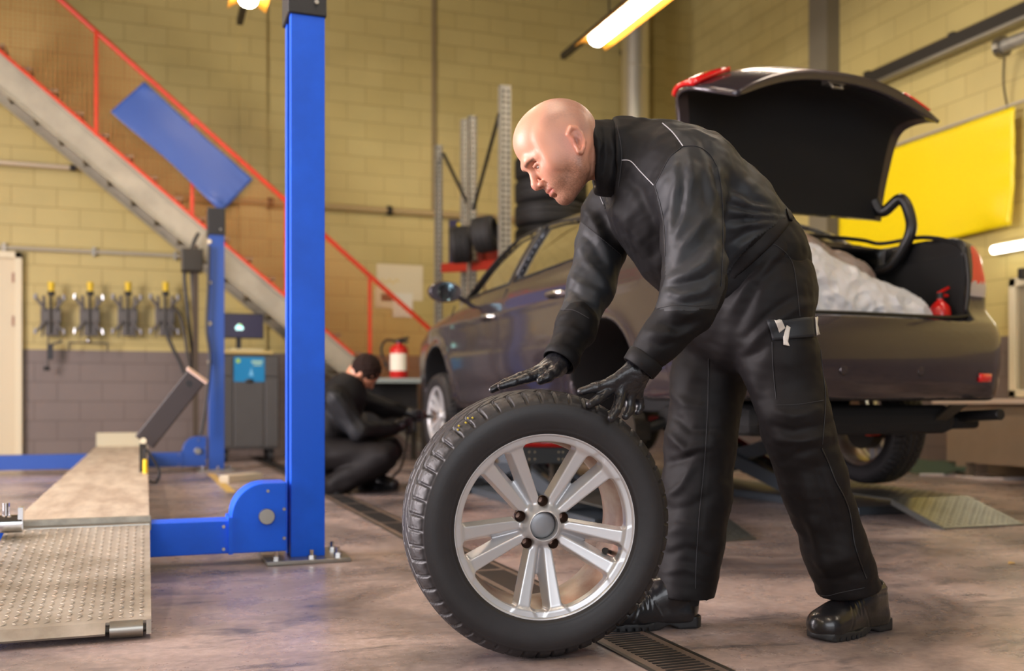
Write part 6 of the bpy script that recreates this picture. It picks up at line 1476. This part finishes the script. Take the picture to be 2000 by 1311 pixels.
strip(tbvh, [(1604, 876), (1618, 905), (1632, 940), (1650, 975), (1661, 1010), (1668, 1060), (1680, 1100), (1692, 1130)], .0022, 'zip', M_ZIP, tro)
strip(tbvh, [(1572, 1150), (1610, 1164), (1640, 1158), (1688, 1148)], .0009, 'hem_seam', M_STITCH, tro)
strip(tbvh, [(1384, 700), (1382, 800), (1376, 900), (1366, 1000), (1360, 1090), (1358, 1150)], .0010, 'side_seam', M_STITCH, tro)
# ---- safety shoes
M_SHOE = mat('black_shoe_leather', rgb(26, 25, 28), .30, bump=.12, bs=90, coat=.25); M_SOLE = mat('black_rubber_sole', rgb(30, 30, 32), .55)
def shoe(heel, toe, nm):
    heel = np.array(heel, float); toe = np.array(toe, float); d = toe-heel; Ls = np.linalg.norm(d); d /= Ls; k_ = Ls/.30; sd = np.array([-d[1], d[0], 0])
    Rm = np.stack([d, sd, [0, 0, 1]], 1)
    def T(v): return (v*k_)@Rm.T+heel
    f = Field((-.02, -.07, .0), (.32, .07, .17), .0034)
    f.ell((.235, 0, .045), (.066, .050, .042), k=0); f.ell((.262, 0, .036), (.042, .044, .032), k=.02); f.cap((.20, 0, .055), (.12, 0, .085), .042, .045, k=.03); f.ell((.055, 0, .060), (.052, .036, .055), k=.04); f.cap((.06, 0, .11), (.10, 0, .105), .040, .044, k=.03)
    f.rbox((.15, 0, .034), (.12, .040, .02), .015, k=.03)
    f.cap((.070, 0, .125), (.075, 0, .20), .034, .040, k=.004, mode='-')
    f.op(lambda x, y, z: z-.016+0*x+0*y, (-.1, -.1, -.05), (.4, .1, .03), .004, '-')
    v, q = f.mesh(); v = relax(v, q, 2, .5)
    n = vnormals(v, q); x, y, z = v.T
    # toe-cap line, padded collar lines, welt
    e = -.0022*np.exp(-((x-(.205+.0*y)+.4*(z-.06))/.0035)**2)*(z > .03)+.0015*np.exp(-((z-.118)/.004)**2)*(x < .11)-.0018*np.exp(-((z-.108)/.003)**2)*(x < .10)-.0015*np.exp(-(((x-.13)-(z-.04)*.5)/.0025)**2)*(z < .085)
    e += .0012*np.sin(x*420)*np.exp(-((x-.175)/.02)**2)*(z > .06)
    v = v+n*e[:, None]
    up = part_np(nm, T(v), q, M_SHOE)
    s = Field((-.025, -.075, .0), (.325, .075, .06), .0034)
    sw = lambda x: .041+.012*np.exp(-((x-.21)/.07)**2)-.006*np.exp(-((x-.11)/.05)**2)
    def sole(x, y, z):
        w = sw(x); a = np.abs(y)-w; ends = np.sqrt(np.maximum(x-.245, 0)**2+y*y)-.056
        ends2 = np.sqrt(np.maximum(.045-x, 0)**2+y*y)-.046
        r = np.maximum(np.maximum(a, np.where(x > .245, ends, -1)), np.where(x < .045, ends2, -1))
        top = .024+.008*np.exp(-((x+.0)/.03)**2)+.010*np.exp(-((x-.045)/.03)**2)+.003*np.sin(x*60)*(x > .1)*(x < .2)
        bot = .0+.012*np.clip((x-.255)/.05, 0, 1)**2+.012*np.exp(-((x-.105)/.022)**2)
        return np.maximum(np.maximum(r, z-top), bot-z)
    s.op(sole, (-.025, -.075, .0), (.325, .075, .06), .0)
    for i in range(14):
        xx = .0+i*.0215
        if .085 < xx < .125: continue
        for sy in (-1, 1): s.rbox((xx, sy*.06, .002), (.0028, .018, .009), .001, k=0, mode='-')
    v, q = s.mesh(); v = relax(v, q, 1, .4); v[:, 2] = np.maximum(v[:, 2], .0005); so = part_np('sole', T(v), q, M_SOLE, up)
    for i in range(4):
        xx = .115+i*.018; zz = .127-.45*(xx-.10); pts = [T(np.array([[xx+.003*j_, y_, zz-.35*abs(y_)*0-(.006 if abs(y_) > .02 else 0)]]))[0] for j_, y_ in ((0, -.024), (0, -.012), (1, 0), (0, .012), (0, .024))]
        on_parent(MB().tube([Vector(toW(p[None])[0]) for p in pts], .0022, 6), 'lace', M_ZIP, up, smooth=True)
    return up
hl_ = L(1728, 1238, 2.70); hl_[2] = 0; tl2 = L(1592, 1240, 2.535); tl2[2] = 0; shoe(hl_, tl2, 'shoe')
hl_ = L(1366, 1226, 2.715); hl_[2] = 0; tl2 = L(1170, 1232, 2.655); tl2[2] = 0; shoe(hl_, tl2, 'shoe')
M_SOCK = mat('black_sock', rgb(18, 17, 18), .8)
for a, b in ((L(1652, 1110, 2.635), L(1690, 1190, 2.675)), (L(1345, 1110, 2.705), L(1340, 1180, 2.705))): on_parent(MB().cyl(toW(a[None])[0], toW(b[None])[0], .044, .034, n=24), 'sock', M_SOCK, man, smooth=True)
# ---- gloved hands
def glove(parts, h=.0026, wr=None, nm='glove'):
    allp = np.array([p for seg in parts for p in seg[0]]); lo = allp.min(0)-.05; hi = allp.max(0)+.05
    f = Field(lo, hi, h)
    for pts, rs, k, flat in parts: f.chain(pts, rs, k=k, flat=flat)
    v, q = f.mesh(); v = relax(v, q, 1, .4); v = cloth_noise(v, q, .0005, 260, seed=4); return v, q
_w = J_(1262, 702, 2.372)
LH = [([J_(1290, 668, 2.36), _w, J_(1245, 724, 2.372)], [.028, .029, .031], .012, None)]
for kx, ky, kd, r_ in ((1200, 752, 2.362, .0175), (1213, 760, 2.366, .0180), (1229, 768, 2.382, .0175), (1243, 768, 2.400, .0160)):
    LH.append(([J_(1252, 716, 2.378), J_(kx, ky, kd)], [.024, r_], .014, None))
LH += [
 ([J_(1232, 722, 2.358), J_(1196, 746, 2.352), J_(1164, 757, 2.345), J_(1135, 765, 2.340)], [.018, .0132, .0122, .0098], .008, None),
 ([J_(1200, 752, 2.362), J_(1184, 768, 2.350), J_(1167, 781, 2.335), J_(1152, 790, 2.322)], [.0165, .0118, .0112, .0096], .005, None),
 ([J_(1213, 760, 2.366), J_(1210, 784, 2.350), J_(1203, 802, 2.334), J_(1194, 817, 2.322)], [.0165, .0122, .0116, .0100], .005, None),
 ([J_(1229, 768, 2.382), J_(1230, 789, 2.380), J_(1228, 803, 2.372), J_(1222, 813, 2.362)], [.0155, .0116, .0108, .0094], .005, None),
 ([J_(1243, 768, 2.400), J_(1249, 783, 2.412), J_(1250, 795, 2.412), J_(1246, 805, 2.406)], [.0145, .0104, .0096, .0084], .005, None)]
RH = [([J_(1108, 682, 2.615), J_(1096, 700, 2.60), J_(1084, 715, 2.590)], [.028, .030, .031], .012, None)]
for kx, ky, kd, r_ in ((1062, 729, 2.545, .0180), (1054, 726, 2.575, .0185), (1055, 727, 2.602, .018), (1060, 729, 2.622, .016)):
    RH.append(([J_(1088, 711, 2.588), J_(kx, ky, kd)], [.024, r_], .014, None))
RH += [
 ([J_(1094, 712, 2.565), J_(1084, 726, 2.540), J_(1070, 737, 2.522), J_(1055, 744, 2.512)], [.019, .0138, .0128, .0108], .008, None),
 ([J_(1062, 729, 2.545), J_(1030, 739, 2.525), J_(1004, 747, 2.515), J_(978, 755, 2.508)], [.0165, .0125, .0112, .0094], .005, None),
 ([J_(1054, 726, 2.575), J_(1018, 736, 2.558), J_(988, 748, 2.545), J_(961, 762, 2.535)], [.0165, .0122, .0110, .0092], .005, None),
 ([J_(1055, 727, 2.602), J_(1022, 735, 2.590), J_(998, 744, 2.582), J_(974, 755, 2.576)], [.0160, .0118, .0106, .0090], .005, None),
 ([J_(1060, 729, 2.622), J_(1034, 737, 2.620), J_(1012, 745, 2.616), J_(994, 753, 2.612)], [.0145, .0106, .0096, .0084], .005, None)]
for hp in (LH, RH):
    v, q = glove(hp, h=.0022); part_np('glove', v, q, M_GLOVE)
# ================================================================ CROUCHING MECHANIC with impact wrench
def W(p): return Vector(toW(np.array(p, float)[None])[0])
g0 = np.array([*W(L(690, 950, 6.75))[:2], 0.0])
def np_part(name, vL, q, m, parent, **kw): return mesh_np(name, toW(vL)-g0, q, m, parent, **kw)
D0 = 6.75
hc = L(712, 727, 6.80)
b_ = Field(L(600, 990, 6.6)-np.array([.1, .4, .2]), L(800, 680, 6.9)+np.array([.25, .5, .1]), .011)
fd_ = np.array([.62, .15, -.77]); fd_ /= np.linalg.norm(fd_); ud_ = np.array([.60, -.25, .60]); ud_ -= fd_*(ud_@fd_); ud_ /= np.linalg.norm(ud_); ld_ = np.cross(ud_, fd_); R2 = np.stack([fd_, ld_, ud_], 1)
def q2(p): return hc+R2@np.array(p, float)
b_.ell(q2((0, 0, .02)), (.100, .078, .100), R2, 0); b_.ell(q2((.045, 0, -.045)), (.055, .052, .062), R2, .03); b_.ell(q2((.070, 0, -.090)), (.022, .024, .02), R2, .03); b_.cap(q2((.09, 0, .0)), q2((.115, 0, -.035)), .010, .013, k=.012)
for s in (-1, 1): b_.ell(q2((-.01, s*.080, -.01)), (.018, .008, .030), R2, .006)
nk = L(683, 752, 6.80); ch = L(668, 790, 6.8); pv = L(640, 872, 6.8)
b_.cap(q2((-.04, 0, -.05)), nk, .055, .06, k=.02); b_.cap(nk, ch, .07, .12, k=.04); b_.cap(ch, pv, .12, .12, k=.04)
arms = [[L(655, 780, 6.58), L(700, 843, 6.62), L(770, 838, 6.85)], [L(700, 778, 7.02), L(750, 800, 7.1), L(795, 806, 7.12)]]
legs = [[L(640, 885, 6.66), L(752, 892, 6.62), L(655, 948, 6.60)], [L(650, 885, 6.95), L(762, 880, 6.98), L(728, 940, 6.90)]]
for a in arms: b_.chain(a, [.05, .038, .028], k=.02)
for a in legs: b_.chain(a, [.07, .05, .04], k=.02)
v, q = b_.mesh(); v = relax(v, q, 1, .4)
p2 = mesh_np('person', toW(v)-g0, q, M_SKIN); p2.location = g0; tn = np.tile(np.array(rgb(196, 136, 106)), (len(v), 1)); set_tone(p2, tn)
tag(p2, 'dark-haired mechanic in black workwear crouching by the car front wheel with an impact wrench', 'person')
MI2 = Matrix.Translation(-Vector(g0))
hr = Field(hc-.17, hc+.17, .006); hr.ell(q2((-.012, 0, .030)), (.104, .086, .102), R2, 0)
hr.ell(q2((.085, 0, -.045)), (.075, .075, .080), R2, .02, '-'); hr.ell(q2((.0, 0, -.115)), (.09, .10, .065), R2, .015, '-')
v, q = hr.mesh(); v = relax(v, q, 1, .4); v = cloth_noise(v, q, .003, 120, seed=3); np_part('hair', v, q, mat('dark_brown_hair', rgb(36, 21, 15), .8, var=.3, vs=60, bump=.5, bs=300, spec=.2), p2)
j2 = Field(L(600, 960, 6.4)-np.array([.12, .25, .1]), L(830, 690, 7.2)+np.array([.1, .3, .1]), .012)
j2.cap(L(672, 775, 6.8), L(640, 868, 6.8), .155, .165, k=0, flat=(DEP, 1.25)); j2.cap(L(683, 752, 6.80), L(672, 775, 6.8), .088, .13, k=.05, flat=(DEP, 1.3))
j2.cap(L(690, 742, 6.80), L(680, 758, 6.80), .080, .085, k=.02)
j2.chain(arms[0], [.085, .068, .048], k=.04); j2.chain(arms[1], [.080, .065, .046], k=.04)
j2.cap(q2((-.03, 0, -.04)), q2((-.02, 0, .05)), .085, .11, k=.004, mode='-')
v, q = j2.mesh(); v = relax(v, q, 2, .5)
v = folds(v, q, [([(640, 760), (670, 800), (700, 850)], 6, .012), ([(670, 770), (690, 810), (706, 838)], 5, -.010), ([(700, 850), (730, 850), (764, 842)], 5, .008), ([(640, 800), (655, 840), (690, 862)], 6, -.01), ([(710, 780), (740, 790), (770, 800)], 5, .008)])
v = cloth_noise(v, q, .006, 22, seed=9); c = v[q].mean(1); x_, y_ = pix(c)
gr = inpoly(x_, y_, [(640, 765), (662, 768), (712, 835), (700, 860), (680, 860), (636, 800)])
jk2 = np_part('jacket', v, q, None, p2, mats=[M_TWILL, M_PANEL], midx=gr.astype(int))
t2 = Field(L(590, 1000, 6.4)-np.array([.12, .25, .1]), L(790, 840, 7.1)+np.array([.12, .3, .15]), .012)
t2.cap(L(636, 868, 6.8), L(640, 895, 6.8), .165, .15, k=0, flat=(DEP, 1.2))
t2.chain(legs[0], [.115, .092, .082], k=.015); t2.chain([legs[1][0], legs[1][1], L(722, 935, 6.92)], [.115, .090, .080], k=.015)
v, q = t2.mesh(); v = relax(v, q, 2, .5); v = cloth_noise(v, q, .006, 24, seed=12); np_part('trousers', v, q, M_TROU, p2)
def shoe2(heel, toe):
    o_ = shoe.__globals__; sv = o_['org'], o_['man']; o_['org'], o_['man'] = g0, p2
    MIo = o_['MI']; o_['MI'] = MI2; r = shoe(heel, toe, 'shoe'); o_['org'], o_['man'] = sv; o_['MI'] = MIo; return r
_pn = part_np
def part_np(name, vL, q, m, parent=None, **kw): return mesh_np(name, toW(vL)-org, q, m, parent if parent is not None else man, **kw)
a = L(622, 962, 6.72); a[2] = 0; b = L(668, 968, 6.55); b[2] = 0; d = (b-a)/np.linalg.norm(b-a)*.29; shoe2(b-d, b)
a = L(700, 950, 6.95); a[2] = 0; b = L(788, 952, 6.85); b[2] = 0; d = (b-a)/np.linalg.norm(b-a)*.30; shoe2(a, a+d)
for pts in ([L(770, 838, 6.85), L(780, 832, 6.92), L(792, 826, 7.0)], [L(793, 806, 7.11), L(803, 808, 7.12), L(812, 812, 7.12)]):
    parts = [(pts, [.036, .042, .036], .02, None)]
    e = pts[2]
    for i in range(4): parts.append(([e+np.array([.0, -.01, .03-.022*i]), e+np.array([.035, .0, .028-.022*i]), e+np.array([.045, .04, .026-.022*i])], [.014, .012, .010], .006, None))
    parts.append(([pts[1]+np.array([0, -.02, .02]), e+np.array([.02, -.03, .035])], [.014, .011], .008, None))
    v, q = glove(parts, h=.006); np_part('glove', v, q, M_GLOVE, p2)
# impact wrench
wr = L(812, 812, 7.12); t = empty('impact_wrench', W(wr)); tag(t, 'pistol-grip air impact wrench held against the car front wheel', 'wrench')
wa, wb_ = L(790, 806, 7.12), L(826, 812, 7.3)
MB().cyl(W(wa), W(wb_), .045, .038, n=20).build('housing', mat('dark_red_tool_housing', rgb(96, 40, 36), .35, .3), t, bevel=.006)
MB().cyl(W(wb_), W(wb_+(wb_-wa)*.55), .020, .016, n=16).build('socket', M_CHROME, t, smooth=True); MB().cyl(W(wa-(wb_-wa)*.12), W(wa), .040, n=16).build('rear_cap', M_STEEL, t, bevel=.005)
MB().bar(W(L(800, 815, 7.14)), W(L(796, 850, 7.12)), .04, .055, up=(0, 1, 0)).build('grip', M_DARK, t, bevel=.01)
MB().tube(bez([W(L(796, 850, 7.12)), W(L(792, 880, 7.1)), W(L(782, 915, 7.0)), W(L(760, 938, 6.95))]), .008, 8).build('air_hose', M_DARK, t, smooth=True)
